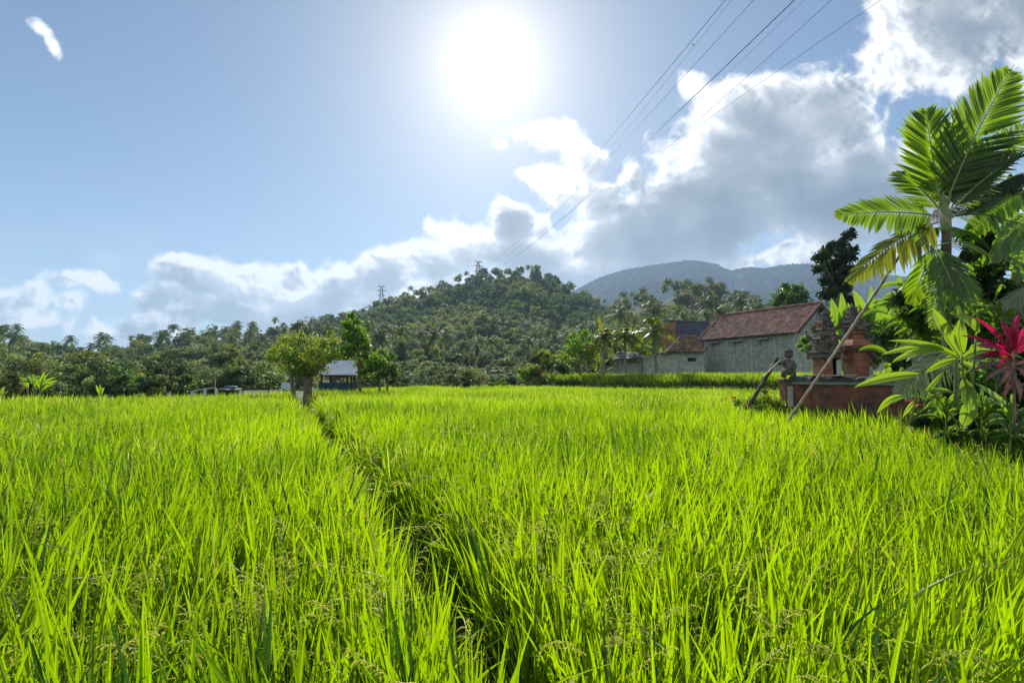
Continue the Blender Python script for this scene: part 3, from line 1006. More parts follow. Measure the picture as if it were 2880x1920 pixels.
NAMES = {'palm': 'coconut_palm'}
def put_tree(kind, j, lm, loc, H, wide, rz, label, cat='tree', group=None, parts=True, name=None, hide=False):
    base = {'round': 11, 'wide': 10, 'tall': 15, 'loose': 13, 'weep': 12, 'bush': 5, 'palm': 12.5}[kind]
    bw = {'round': 5.6, 'wide': 6.6, 'tall': 4.8, 'loose': 5.4, 'weep': 4.2, 'bush': 3.6, 'palm': 4.5}[kind]
    sz = H / base; sx = (wide / 2) / bw if wide else sz
    nm = name or NAMES.get(kind, 'shrub' if kind == 'bush' else 'broadleaf_tree')
    if parts:
        tm, cm = far_mesh(kind, j, lm)
        r = empty(nm, loc, label, cat, group)
        for n_, me in (('trunk', tm), ('crown', cm)):
            o = bpy.data.objects.new(n_, me); COL.objects.link(o); o.parent = r
    else:
        r = bpy.data.objects.new(nm, one_mesh(kind, j, lm)); COL.objects.link(r)
        tag(r, label, cat, group)
    r.location = tuple(map(float, loc)); r.rotation_euler = (0, 0, rz); r.scale = (sx, sx, sz)
    return r


# ---- hills: real heightfields whose crests follow the skyline
def hill(name, label, mat, crest, r_foot, r_crest, r_back, bump, seed, z0=.6, cut=6.0, pw=1.15, nr=44, na=150):
    """crest: (px, py) pairs seen against the sky; returns height sampler"""
    cx = np.array([c[0] for c in crest], float); cyy = np.array([c[1] for c in crest], float)
    pxs = np.linspace(cx[0], cx[-1], na)
    pys = np.interp(pxs, cx, cyy)
    X0 = []
    for a, b_ in zip(pxs, pys):
        p = at(a, b_, 1.0)
        az = math.atan2(p[0], 1.0); te = (p[2] - EYE) / math.hypot(p[0], 1.0)
        X0.append((az, te))
    X0 = np.array(X0)
    rc = np.interp(X0[:, 0], *r_crest) if isinstance(r_crest, tuple) else np.full(na, float(r_crest))
    zc = EYE + X0[:, 1] * rc - cut

    def height(X, Y):
        az = np.arctan2(X, Y); r = np.hypot(X, Y)
        c = np.interp(az, X0[:, 0], zc); R = np.interp(az, X0[:, 0], rc)
        fade = sstep(X0[0, 0] - .01, X0[0, 0] + .05, az) * (1 - sstep(X0[-1, 0] - .05, X0[-1, 0] + .01, az))
        rf = r_foot
        t = np.clip((r - rf) / (R - rf), 0, 1)
        up = t ** pw * (1 - .12 * np.sin(t * PI))
        dn = np.clip(1 - (r - R) / (r_back - R), 0, 1) ** 1.3
        h = np.where(r < R, up, dn)
        nz = (fbm(X / bump[0] + 200, Y / bump[0] + 200, 4, seed) - .5) * bump[1] * np.sin(np.clip(t, 0, 1) * PI) * (r < R)
        return z0 + np.maximum(c - z0, 0) * h * fade + nz * h
    az = np.linspace(X0[0, 0], X0[-1, 0], na)
    rr = np.concatenate([np.linspace(r_foot, rc.max() * 1.02, nr), np.linspace(rc.max() * 1.06, r_back, 8)])
    A, R = np.meshgrid(az, rr)
    X = R * np.sin(A); Y = R * np.cos(A); Z = height(X, Y)
    Z[0] = -1; Z[-1] = -2
    G = Geo(); k = G.verts(np.stack([X, Y, Z], -1).reshape(-1, 3)); I = k + np.arange(X.size).reshape(X.shape)
    G.quads(np.stack([I[:-1, :-1], I[:-1, 1:], I[1:, 1:], I[1:, :-1]], -1), 0)
    o = G.obj(name, mat, smooth=True)
    tag(o, label, 'hill', kind='structure')
    return height, (X0[0, 0], X0[-1, 0])


M_hill = roughmat('hill_undergrowth', (0.025, 0.04, 0.015), (0.07, 0.08, 0.03), .12, .95, .8, bscale=.8)
M_far = roughmat('mountain_forest', (0.014, 0.024, 0.018), (0.028, 0.042, 0.026), .03, .95, 1.0, bscale=.12)

H_main, AZ_main = hill('hill', 'steep wooded hill rising behind the rice field', M_hill,
    [(640, 985), (760, 945), (850, 920), (930, 885), (1000, 868), (1100, 838), (1180, 812), (1260, 784), (1340, 764), (1400, 758),
     (1470, 754), (1530, 765), (1580, 786), (1640, 815), (1700, 850), (1760, 885), (1850, 925), (1960, 980)],
    175, 420, 620, (50, 18), 3, cut=6)
H_palm, AZ_palm = hill('hill', 'lower palm topped hill between the steep hill and the mountain', M_hill,
    [(1660, 905), (1740, 868), (1800, 850), (1850, 845), (1890, 820), (1940, 806), (1990, 808), (2040, 830), (2080, 855), (2150, 880), (2300, 890), (2600, 920), (2900, 930)],
    150, 300, 460, (40, 10), 5, cut=3)
H_low, AZ_low = hill('hill', 'long low wooded ridge on the left behind the tree line', M_hill,
    [(-500, 990), (-100, 985), (0, 975), (60, 968), (130, 985), (250, 1000), (330, 985), (440, 960), (500, 950), (560, 944), (640, 940), (720, 936), (800, 930), (900, 930), (1000, 950)],
    190, 330, 520, (50, 8), 7, cut=3)
H_mt, AZ_mt = hill('mountain', 'distant hazy blue forested mountain range', M_far,
    [(1400, 900), (1540, 860), (1640, 806), (1680, 785), (1740, 765), (1780, 756), (1830, 748), (1870, 742), (1905, 737), (1935, 733), (1980, 738), (2020, 746),
     (2040, 758), (2060, 763), (2090, 755), (2120, 753), (2150, 757), (2190, 748), (2240, 743), (2300, 745), (2420, 760), (2600, 790), (2900, 820)],
    900, 2300, 3200, (260, 130), 9, cut=6, nr=110, na=420, pw=.9)

rs = np.random.RandomState(5)
# hill trees, nearest and largest first
def scatter_hill(hf, az, r0, r1, sp, rs, amin=None, amax=None):
    pts = []
    r = r0
    while r < r1:
        step = sp
        a = az[0] + rs.rand() * step / r
        while a < az[1]:
            rr = r + (rs.rand() - .5) * sp * .9
            if (amin is None or a > amin) and (amax is None or a < amax):
                pts.append((rr * math.sin(a + rs.randn() * .003), rr * math.cos(a), rr))
            a += step / r * (.8 + .4 * rs.rand())
        r += sp * .85
    P = np.array(pts)
    z = hf(P[:, 0], P[:, 1])
    return np.stack([P[:, 0], P[:, 1], z], -1)


def visible_sort(P):
    return P[np.argsort(np.hypot(P[:, 0], P[:, 1]))]


PA = scatter_hill(H_main, AZ_main, 180, 430, 10.2, rs)
PA = PA[PA[:, 2] > 1.2]
KINDS = ['round', 'wide', 'tall', 'loose', 'round', 'wide', 'round']
LEAFS = ['olive', 'green', 'green', 'deep', 'grey', 'olive', 'deep']
PB = scatter_hill(H_palm, AZ_palm, 158, 305, 10.0, rs, amax=rad(36))
PB = PB[PB[:, 2] > 1.2]
PL = scatter_hill(H_low, AZ_low, 195, 335, 11.5, rs, amin=rad(-47))
PL = PL[PL[:, 2] > .9]
print('hill trees', len(PA), len(PB), len(PL))


def patchy(x, y, s):
    return fbm(x / 38. + 60, y / 38. + 60, 2, 900 + s)


stuffG = {}
def hill_tree(p, size, palm_p, indiv, label, group):
    f = patchy(p[0], p[1], 1)
    j = rs.randint(2)
    if rs.rand() < palm_p:
        kind, lm, H, W = 'palm', 'palm', 10 + 4 * rs.rand(), 0
        j = rs.randint(4)
    else:
        kind = KINDS[rs.randint(len(KINDS))]
        lm = 'deep' if f < .40 else ('olive' if f > .6 else ('green' if rs.rand() < .6 else 'grey'))
        if rs.rand() < .2: lm = LEAFS[rs.randint(len(LEAFS))]
        H = size * (.75 + .5 * rs.rand()); W = size * (.85 + .5 * rs.rand())
    rz = rs.rand() * 6.28
    if indiv:
        put_tree(kind, j, lm, (p[0], p[1], p[2] - .6), H, W, rz, label if kind != 'palm' else label.replace('broadleaf tree', 'coconut palm'), 'tree' if kind != 'palm' else 'palm tree',
                 group if kind != 'palm' else group.replace('trees', 'palms'), parts=False)
    else:
        stuffG.setdefault(group, []).append((kind, j, lm, p, H, W, rz))


n_ind = 0
order = np.argsort(np.hypot(PA[:, 0], PA[:, 1]))
for q, i in enumerate(order):
    p = PA[i]
    crest = np.hypot(p[0], p[1]) > 395
    hill_tree(p, 10.5 if not crest else 8.5, .15 if np.hypot(p[0], p[1]) < 240 else .05, q < 215, 'broadleaf tree among the many covering the steep wooded hill', 'trees covering the steep hill')
for p in PB:
    r_ = np.hypot(p[0], p[1])
    hill_tree(p, 9.0, .5 if r_ > 270 else .18, False, '', 'woodland on the lower palm topped hill')
for p in PL:
    hill_tree(p, 9.0, .3, False, '', 'woodland on the long low ridge')


def far_stuff(group, label):
    """far woodland that reads as one mass: points carrying the tree meshes"""
    G = [Geo(), None]
    GG = Geo()
    lms = list(LM)
    for kind, j, lm, p, H, W, rz in stuffG.get(group, []):
        T, C = FAR[(kind, j)]
        base = {'round': 11, 'wide': 10, 'tall': 15, 'loose': 13, 'weep': 12, 'bush': 5, 'palm': 12.5}[kind]
        bw = {'round': 5.6, 'wide': 6.6, 'tall': 4.8, 'loose': 5.4, 'weep': 4.2, 'bush': 3.6, 'palm': 4.5}[kind]
        sz = H / base; sx = (W / 2) / bw if W else sz
        v = np.concatenate(C.V); a = np.concatenate(C.A); q = np.concatenate(C.Q)
        if kind != 'palm':      # every second leaf clump is enough at this distance
            nq = len(v) // 4
            keep = np.arange(nq) % 2 == 0
            v = v.reshape(nq, 4, 3)[keep]; a = a.reshape(nq, 4)[keep]
            c = v.mean(1, keepdims=True); v = (c + (v - c) * 1.35).reshape(-1, 3); a = a.ravel()
            q = np.arange(len(v)).reshape(-1, 4)
        co_, si = math.cos(rz), math.sin(rz)
        V = np.stack([(v[:, 0] * co_ - v[:, 1] * si) * sx + p[0], (v[:, 0] * si + v[:, 1] * co_) * sx + p[1], v[:, 2] * sz + p[2] - .6], -1)
        k = GG.verts(V, a)
        GG.quads(q + k, lms.index(lm))
    o = GG.obj('woodland', [STUFFM[l] for l in lms])
    tag(o, label, 'woodland', kind='stuff')
    return o


# the same leaf colours with the tree-to-tree variation taken from place instead of object
STUFFM = {
    'olive': leafmat('wood_olive', (0.06, 0.085, 0.022), (0.14, 0.175, 0.045), (0.42, 0.50, 0.07), .45, .6, spec=.2, patch=(.05, (0.13, 0.13, 0.045), (0.27, 0.29, 0.06))),
    'green': leafmat('wood_green', (0.045, 0.085, 0.022), (0.10, 0.16, 0.04), (0.33, 0.48, 0.055), .45, .6, spec=.2, patch=(.06, (0.05, 0.085, 0.025), (0.12, 0.2, 0.04))),
    'deep': leafmat('wood_deep', (0.028, 0.055, 0.02), (0.065, 0.11, 0.035), (0.17, 0.30, 0.05), .4, .6, spec=.1),
    'grey': leafmat('wood_grey', (0.05, 0.08, 0.03), (0.12, 0.16, 0.055), (0.24, 0.34, 0.07), .42, .6, spec=.2),
    'palm': leafmat('wood_palm', (0.035, 0.065, 0.02), (0.09, 0.13, 0.035), (0.19, 0.28, 0.045), .4, .5, spec=.3),
}
far_stuff('trees covering the steep hill', 'mixed woodland covering the upper slopes of the steep hill')
far_stuff('woodland on the lower palm topped hill', 'palms and broadleaf wood covering the lower hill before the mountain')
far_stuff('woodland on the long low ridge', 'hazy woodland covering the long low ridge on the left')

# forest canopy of the mountain
G = Geo()
az = rs.uniform(AZ_mt[0], AZ_mt[1], 52000); rr = rs.uniform(1300, 2340, 52000)
crest_ring = rs.rand(52000) < .2
rr = np.where(crest_ring, rs.uniform(2270, 2320, 52000), rr)
X = rr * np.sin(az); Y = rr * np.cos(az); Z = H_mt(X, Y)
n = len(X); k = Z > 12
P = np.stack([X, Y, Z + rs.rand(n) * 9], -1)[k]; n = len(P)
nr = nrm(rs.randn(n, 3) + [0, 0, .8]); a = nrm(np.cross(nr, rs.randn(n, 3))); b_ = np.cross(nr, a)
s = (3 + 3.5 * rs.rand(n))[:, None]
diamonds(G, P, a * s, b_ * s * .8, 0, rs.rand(n))
tag(G.obj('mountain_forest', [leafmat('mountain_canopy', (0.014, 0.026, 0.018), (0.034, 0.055, 0.03), (0.03, 0.06, 0.025), .35, .8, spec=.05)]), 'forest canopy covering the distant mountain', 'forest', kind='stuff')

# ---- the tree line at the foot of the hills
def px_tree(kind, lm, px, top, wpx, Y, label, group=None, base=None, parts=True, name=None, cat=None, j=None, foot=None):
    p = at(px, HOR, Y)
    z = float(ground_z(p[0], Y)) if base is None else base
    if foot is not None: z = at(px, foot, Y)[2]
    H = at(px, top, Y)[2] - z
    W = wpx / F * Y
    return put_tree(kind, rs.randint(4) if kind == 'palm' else (rs.randint(2) if j is None else j), lm, (p[0], Y, z - .1), H, W if kind != 'palm' else 0,
                    rs.rand() * 6.28, label, cat or ('palm tree' if kind == 'palm' else ('shrub' if kind == 'bush' else 'tree')), group, parts, name)


g_row = 'dark trees of the long row behind the left rice field'
l_row = 'dark broadleaf tree in the dense row behind the left rice field'
g_mid = 'trees at the foot of the steep hill'
l_mid = 'broadleaf tree massed at the foot of the steep hill'
g_pl = 'coconut palms in the tree rows below the hills'
l_pl = 'coconut palm standing in the tree rows below the hills'
# named trees of the left row
px_tree('round', 'olive', 95, 985, 150, 62, 'wide rounded tree with a yellow green lit top at the far left', base=.4)
px_tree('loose', 'olive', 240, 962, 130, 70, 'open crowned tree on two thin bare trunks in the left row', base=.3)
px_tree('palm', 'palm', 26, 946, 40, 120, 'lone coconut palm rising clear of the trees at the far left edge')
px_tree('tall', 'grey', 850, 884, 95, 125, 'tall dark tree standing highest against the sky left of the hill')
px_tree('wide', 'green', 1508, 742, 44, 405, 'spreading tree standing out against the sky on top of the steep hill', base=float(H_main(at(1508, 800, 405)[0], 405.)) - .5)
px_tree('weep', 'deep', 1215, 985, 60, 95, 'tall narrow creeper hung tree at the foot of the hill', base=.5)
for row, (Y0, Y1, t0, t1, sp, w, nn) in enumerate([(66, 80, 1000, 1030, 46, 88, 0), (92, 108, 975, 1000, 42, 88, 0), (125, 150, 958, 982, 40, 80, 0)]):
    px = -420
    while px < 860:
        Y = Y0 + (Y1 - Y0) * rs.rand()
        base_top = np.interp(px, [-400, 0, 100, 230, 330, 500, 640, 740, 860], [960, 962, 985, 975, 985, 962, 948, 945, 930])
        top = base_top + (t0 - 975) * .8 + (t1 - t0) * rs.rand()
        if row == 2: top = base_top - 4 + 24 * rs.rand()
        kind = ['round', 'tall', 'loose', 'weep', 'wide'][rs.randint(5)]
        lm = ['deep', 'green', 'grey', 'deep', 'olive', 'green'][rs.randint(6)]
        px_tree(kind, lm, px, top, w * (.8 + .5 * rs.rand()), Y, l_row, g_row, parts=row < 2)
        px += sp * (.7 + .7 * rs.rand())
for q in range(15):
    px = -380 + 1240 * (q + rs.rand() * .8) / 15
    base_top = np.interp(px, [-400, 0, 100, 230, 330, 500, 640, 740, 860], [955, 958, 978, 962, 970, 948, 934, 926, 915])
    px_tree('palm', 'palm', px, base_top + rs.rand() * 30 + 22, 0, 105 + 45 * rs.rand(), l_pl, g_pl)
for row, (Y0, Y1, dt, w, sp) in enumerate([(72, 84, 62, 85, 44), (100, 118, 32, 85, 40), (135, 165, 0, 85, 42)]):
    px = 900
    while px < 1760:
        Y = Y0 + (Y1 - Y0) * rs.rand()
        top = np.interp(px, [900, 1000, 1150, 1300, 1450, 1550, 1650, 1760], [925, 925, 925, 935, 945, 940, 925, 905]) + dt + 28 * rs.rand()
        kind = ['round', 'tall', 'loose', 'weep', 'wide', 'round'][rs.randint(6)]
        lm = ['grey', 'green', 'deep', 'olive', 'green', 'grey'][rs.randint(6)]
        px_tree(kind, lm, px, top, w * (.7 + .5 * rs.rand()), Y, l_mid, g_mid, parts=row < 2)
        px += sp * (.7 + .7 * rs.rand())
for q in range(34):
    px = 880 + 820 * (q + rs.rand()) / 34
    top = np.interp(px, [880, 1000, 1150, 1300, 1450, 1600, 1700], [925, 925, 930, 950, 960, 940, 920]) + rs.rand() * 85 - 14
    px_tree('palm', 'palm', px, top, 0, 85 + 90 * rs.rand(), l_pl, g_pl)
# trees behind the houses on the right
for px, top, w, Y, kind, lm in [(1790, 905, 90, 95, 'round', 'green'), (1850, 890, 90, 110, 'tall', 'grey'), (1925, 880, 90, 120, 'round', 'green'), (1990, 878, 80, 118, 'round', 'grey'),
                                (2060, 872, 70, 122, 'loose', 'grey'), (2110, 868, 60, 105, 'round', 'green'), (2160, 880, 60, 110, 'round', 'deep'), (2420, 880, 120, 60, 'round', 'deep'),
                                (2560, 870, 140, 55, 'tall', 'deep'), (2700, 860, 160, 60, 'round', 'green'), (2860, 830, 160, 50, 'tall', 'deep'), (3050, 800, 200, 50, 'round', 'deep')]:
    px_tree(kind, lm, px, top, w, Y, 'broadleaf tree crowded behind the block house and its neighbours', 'trees behind the block house')
for px, top, Y in [(2105, 845, 130), (2140, 868, 118), (2020, 850, 150), (1830, 870, 140), (1760, 880, 130)]:
    px_tree('palm', 'palm', px, top, 0, Y, 'coconut palm showing above the roofs behind the block house', 'palms behind the roofs')

# shrubs closing the foot of the rows
for q in range(84):
    px = -330 + 2080 * (q + rs.rand()) / 84
    if 865 < px < 1010: continue
    Y = 52 + 26 * rs.rand()
    px_tree('bush', ['deep', 'green', 'grey', 'olive'][rs.randint(4)], px, 1012 + 32 * rs.rand(), 80 + 50 * rs.rand(), Y, 'shrub filling the shaded foot of the tree rows', 'shrubs at the foot of the tree rows', parts=False)
# ------------------------------------------------------------------ houses
def mk(fn, name, mats, parent=None, smooth=False, label=None):
    G = Geo(); fn(G)
    o = G.obj(name, mats, parent, smooth=smooth)
    if label: o['label'] = label
    return o


M_block = blockmat('grey_block', (0.33, 0.38, 0.335), (0.39, 0.44, 0.38), (0.22, 0.26, 0.225), .40, .20, .018, stain=(.9, (0.20, 0.24, 0.20), .60))
M_conc = roughmat('concrete', (0.30, 0.33, 0.30), (0.42, 0.44, 0.41), 2.0, .9, .4, stain=(1.2, (0.14, 0.15, 0.13), .6))
M_brick = blockmat('orange_brick', (0.24, 0.10, 0.06), (0.32, 0.14, 0.08), (0.22, 0.15, 0.11), .22, .065, .01)
M_tile = roughmat('roof_tile', (0.13, 0.07, 0.055), (0.24, 0.135, 0.105), 1.6, .75, .3, stain=(.9, (0.36, 0.25, 0.21), .62), var=True)
M_tiledark = roughmat('roof_tile_mossy', (0.10, 0.065, 0.045), (0.22, 0.14, 0.09), 1.8, .85, .4, stain=(1.1, (0.09, 0.09, 0.06), .55), var=True)
M_tin = roughmat('dark_roof_sheet', (0.035, 0.04, 0.055), (0.075, 0.08, 0.095), 1.2, .55, .2, stain=(.7, (0.11, 0.11, 0.12), .6))
M_tinlite = roughmat('zinc_sheet', (0.50, 0.55, 0.60), (0.72, 0.76, 0.80), 2, .38, .1, metal=.15, spec=.8)
M_wood = roughmat('weathered_wood', (0.11, 0.08, 0.055), (0.22, 0.17, 0.12), 6, .85, .5)
M_darkwood = roughmat('dark_wood', (0.04, 0.03, 0.022), (0.08, 0.06, 0.045), 6, .85, .4)
M_black = roughmat('dark_opening', (0.012, 0.013, 0.014), (0.02, 0.02, 0.02), 3, .8, 0)
M_bluetarp = roughmat('blue_sheet', (0.010, 0.045, 0.09), (0.016, 0.07, 0.13), 1.5, .5, .3)
M_paleblue = roughmat('pale_blue_board', (0.33, 0.46, 0.60), (0.42, 0.55, 0.68), 2, .5, .05)
M_white = roughmat('white_paint', (0.42, 0.44, 0.44), (0.58, 0.59, 0.58), 4, .6, .05)
M_stone = roughmat('carved_stone', (0.075, 0.066, 0.06), (0.20, 0.175, 0.16), 9, .92, .8, stain=(6, (0.05, 0.05, 0.04), .58), bscale=40)
M_terra = blockmat('temple_brick', (0.28, 0.125, 0.075), (0.36, 0.165, 0.10), (0.24, 0.11, 0.07), .24, .06, .004, stain=(3.0, (0.10, 0.065, 0.05), .52), bump=.4)
M_terradark = roughmat('red_plaster', (0.13, 0.055, 0.038), (0.27, 0.115, 0.072), 3.5, .9, .7, stain=(1.4, (0.065, 0.05, 0.042), .50), bscale=14)
M_slab = roughmat('pale_panel', (0.38, 0.42, 0.42), (0.52, 0.55, 0.54), 6, .85, .3, stain=(5, (0.2, 0.21, 0.19), .6))
M_coping = roughmat('mossy_coping', (0.03, 0.033, 0.04), (0.085, 0.09, 0.09), 6, .9, .8, stain=(3, (0.11, 0.13, 0.07), .6), bscale=25)
M_copedge = roughmat('green_grey_ledge', (0.19, 0.23, 0.19), (0.30, 0.34, 0.28), 5, .9, .5, stain=(4, (0.09, 0.1, 0.08), .6))
M_bamboo = roughmat('bamboo', (0.24, 0.19, 0.13), (0.42, 0.35, 0.25), 9, .55, .3, stain=(8, (0.14, 0.10, 0.07), .6))
M_steel = roughmat('galvanised_steel', (0.16, 0.18, 0.19), (0.24, 0.26, 0.27), 3, .6, 0, metal=.3)
M_cable = roughmat('cable', (0.02, 0.022, 0.028), (0.03, 0.032, 0.04), 3, .5, 0)


def tiles(G, A, B, C, D, pitch=.24, row=.28, amp=.028, lift=.022, mat=0, sub=6):
    """pantile sheet between eave A->B and ridge D->C."""
    A, B, C, D = map(np.asarray, (A, B, C, D))
    nrmv = nrm(np.cross(B - A, D - A))
    if nrmv[2] < 0: nrmv = -nrmv
    nu = max(2, int(np.linalg.norm(B - A) / pitch)); nv = max(2, int(np.linalg.norm(D - A) / row))
    u = np.linspace(0, 1, nu * sub + 1)
    prof = np.maximum(np.cos(u * nu * 2 * PI), -.45) * amp
    rs_ = np.random.RandomState(nu * 7 + nv)
    for r in range(nv):
        v0, v1 = r / nv, (r + 1.06) / nv
        lo = A + (D - A) * v0; hi = B + (C - B) * v0
        P0 = lo + (hi - lo) * u[:, None] + nrmv * (prof + lift + .012)[:, None]
        lo = A + (D - A) * min(v1, 1); hi = B + (C - B) * min(v1, 1)
        P1 = lo + (hi - lo) * u[:, None] + nrmv * (prof)[:, None]
        Pf = P0 - nrmv * (lift + .01)
        tv = np.repeat(rs_.rand(nu + 1), sub)[:len(u)]
        k = G.verts(np.concatenate([Pf, P0, P1]), np.concatenate([tv, tv, tv]))
        n = len(u)
        i = np.arange(n - 1)
        G.quads(np.stack([k + i, k + i + 1, k + n + i + 1, k + n + i], -1), mat)
        G.quads(np.stack([k + n + i, k + n + i + 1, k + 2 * n + i + 1, k + 2 * n + i], -1), mat)


def ridge_caps(G, A, B, r=.09, step=.33, mat=0):
    A, B = map(np.asarray, (A, B)); L = np.linalg.norm(B - A); n = max(2, int(L / step))
    for i in range(n):
        P = A + (B - A) * (i / n); Q = A + (B - A) * ((i + 1.08) / n)
        tube(G, [P, Q], [r * 1.12, r * .92], 8, mat, .3 + .4 * ((i * 37) % 10) / 10)


def roof_slab(G, pts, th=.08, mat=0):
    pts = np.asarray(pts, float); n = nrm(np.cross(pts[1] - pts[0], pts[2] - pts[0]))
    if n[2] < 0: n = -n
    lo = pts - n * th
    k = G.verts(np.concatenate([pts, lo])); m = len(pts)
    if m == 4:
        G.quads([[k, k + 1, k + 2, k + 3], [k + 7, k + 6, k + 5, k + 4]], mat)
    else:
        G.tris([[k, k + 1, k + 2], [k + 5, k + 4, k + 3]], mat)
    for i in range(m):
        j = (i + 1) % m
        G.quads([k + i, k + j, k + m + j, k + m + i], mat)


# -- the grey block house: near right corner at 45 m
def block_house():
    eN = at(2234, 925, 45.0); eF = at(1986, 948, 53.5)      # wall tops, near and far corner of the long front
    zt = (eN[2] + eF[2]) / 2
    N = np.array([eN[0], eN[1], 0]); Fp = np.array([eF[0], eF[1], 0])
    L = np.linalg.norm(N - Fp); ux = (N - Fp) / L; uy = np.array([-ux[1], ux[0], 0]);
    if uy[1] < 0: uy = -uy
    W = 6.2
    rz = math.atan2(ux[1], ux[0])
    zb = .9
    root = empty('block_house', (Fp[0], Fp[1], zb), 'grey concrete block house with a red tiled gable roof beyond the raised rice', 'house')
    def w(u, v, z): return Fp + ux * u + uy * v + np.array([0, 0, z])
    def wall(G):
        # local frame boxes rotated into place: front wall with two vents cut round
        def seg(u0, u1, z0, z1, v0=0, v1=.15, m=0):
            c = w((u0 + u1) / 2, (v0 + v1) / 2, z0); box(G, c, (u1 - u0, v1 - v0, z1 - z0), rz, m)
        vents = [(L * x, .85) for x in (.125, .40, .69)]
        z1, z2 = zt - 1.35, zt - .75
        seg(0, L, zb, z1); seg(0, L, z2, zt)
        u = 0
        for c, ww in vents:
            seg(u, c - ww / 2, z1, z2); u = c + ww / 2
        seg(u, L, z1, z2)
        seg(0, .15, zb, zt, .15, W); seg(L - .15, L, zb, zt, .15, W); seg(.15, L - .15, zb, zt, W - .15, W)
    mk(wall, 'wall', M_block, root)
    def frame(G):
        for u in (0.08, L * .27, L * .55, L * .8, L - .12):
            box(G, w(u, -.012, zb), (.22, .04, zt - zb), rz, 0)
        box(G, w(L / 2, -.03, zt - .16), (L + .3, .10, .22), rz, 0)
        box(G, w(L + .03, W / 2, zt - .16), (.10, W + .1, .22), rz, 0)
    mk(frame, 'concrete_frame', M_conc, root)
    hr = zt + 2.35
    M_gable = roughmat('gable_render', (0.22, 0.27, 0.28), (0.31, 0.36, 0.36), 1.5, .9, .3)
    for u in (0.0, L - .15):
        def gable(G):
            a, b, c = w(u, 0, zt), w(u, W, zt), w(u, W / 2, hr - .12); d = ux * .15
            k = G.verts([a, b, c, a + d, b + d, c + d])
            G.tris([[k, k + 2, k + 1], [k + 3, k + 4, k + 5]]); G.quads([[k, k + 3, k + 5, k + 2], [k + 1, k + 2, k + 5, k + 4]])
        mk(gable, 'gable', M_gable, root)
    ov, ev = .62, .55
    sl = (hr - zt) / (W / 2)
    A = w(-ov, -ev, zt - ev * sl + .12); B = w(L + ov, -ev, zt - ev * sl + .12); C = w(L + ov, W / 2, hr + .12); D = w(-ov, W / 2, hr + .12)
    A2 = w(-ov, W + ev, zt - ev * sl + .12); B2 = w(L + ov, W + ev, zt - ev * sl + .12)
    def roof(G):
        tiles(G, A, B, C, D); tiles(G, B2, A2, D, C)
        ridge_caps(G, D + [0, 0, .06], C + [0, 0, .06], .12)
        for P, Q in ((A, D), (B, C), (A2, D), (B2, C)):
            ridge_caps(G, P + [0, 0, .05], Q + [0, 0, .05], .075)
        for P, Q, R_, S_ in ((A, B, C, D), (B2, A2, D, C)):
            roof_slab(G, [P - [0, 0, .03], Q - [0, 0, .03], R_ - [0, 0, .03], S_ - [0, 0, .03]], .05)
    ro = mk(roof, 'roof', M_tile, root)
    for P, Q in ((A, D), (B, C), (A2, D), (B2, C)):
        mk(lambda G: roof_slab(G, [P - [0, 0, .1], Q - [0, 0, .1], Q - [0, 0, .26], P - [0, 0, .26]], .05), 'barge_board', M_darkwood, root)
    def orn(G):
        e = D + np.array([0, 0, .1])
        tube(G, bez(e, e + [-.1, 0, .5], e + [-.55, 0, .75], 6), [.14, .13, .11, .08, .05, .02], 6)
        for q in range(3):
            tube(G, bez(e + [.1 * q, 0, .1], e + [-.1 + .2 * q, 0, .35], e + [.1 * q + .1, 0, .5 - .1 * q], 5), [.08, .07, .05, .03, .01], 5)
    mk(orn, 'ridge_ornament', M_darkwood, root)
    for x in (.125, .40, .69):
        wo = mk(lambda G: box(G, w(L * x, .13, zt - 1.35), (.8, .04, .55), rz, 0), 'vent_window', roughmat('vent_pane', (0.30, 0.31, 0.24), (0.45, 0.45, 0.36), 5, .7, .1), root)
        def vf(G):
            for du in (-.40, 0, .40): box(G, w(L * x + du, .05, zt - 1.35), (.05, .08, .6), rz, 0)
            for dz in (0, .28, .55): box(G, w(L * x, .052, zt - 1.35 + dz), (.75, .07, .04), rz, 0)
        mk(vf, 'vent_frame', M_conc, wo)
        mk(lambda G: box(G, w(L * x, -.22, zt - .72), (1.25, .5, .07), rz, 0), 'canopy', M_conc, root)
    mk(lambda G: tube(G, [w(-.12, -.1, zb), w(-.12, -.1, zt - .3)], .06, 8), 'drain_pipe', M_white, root)


block_house()


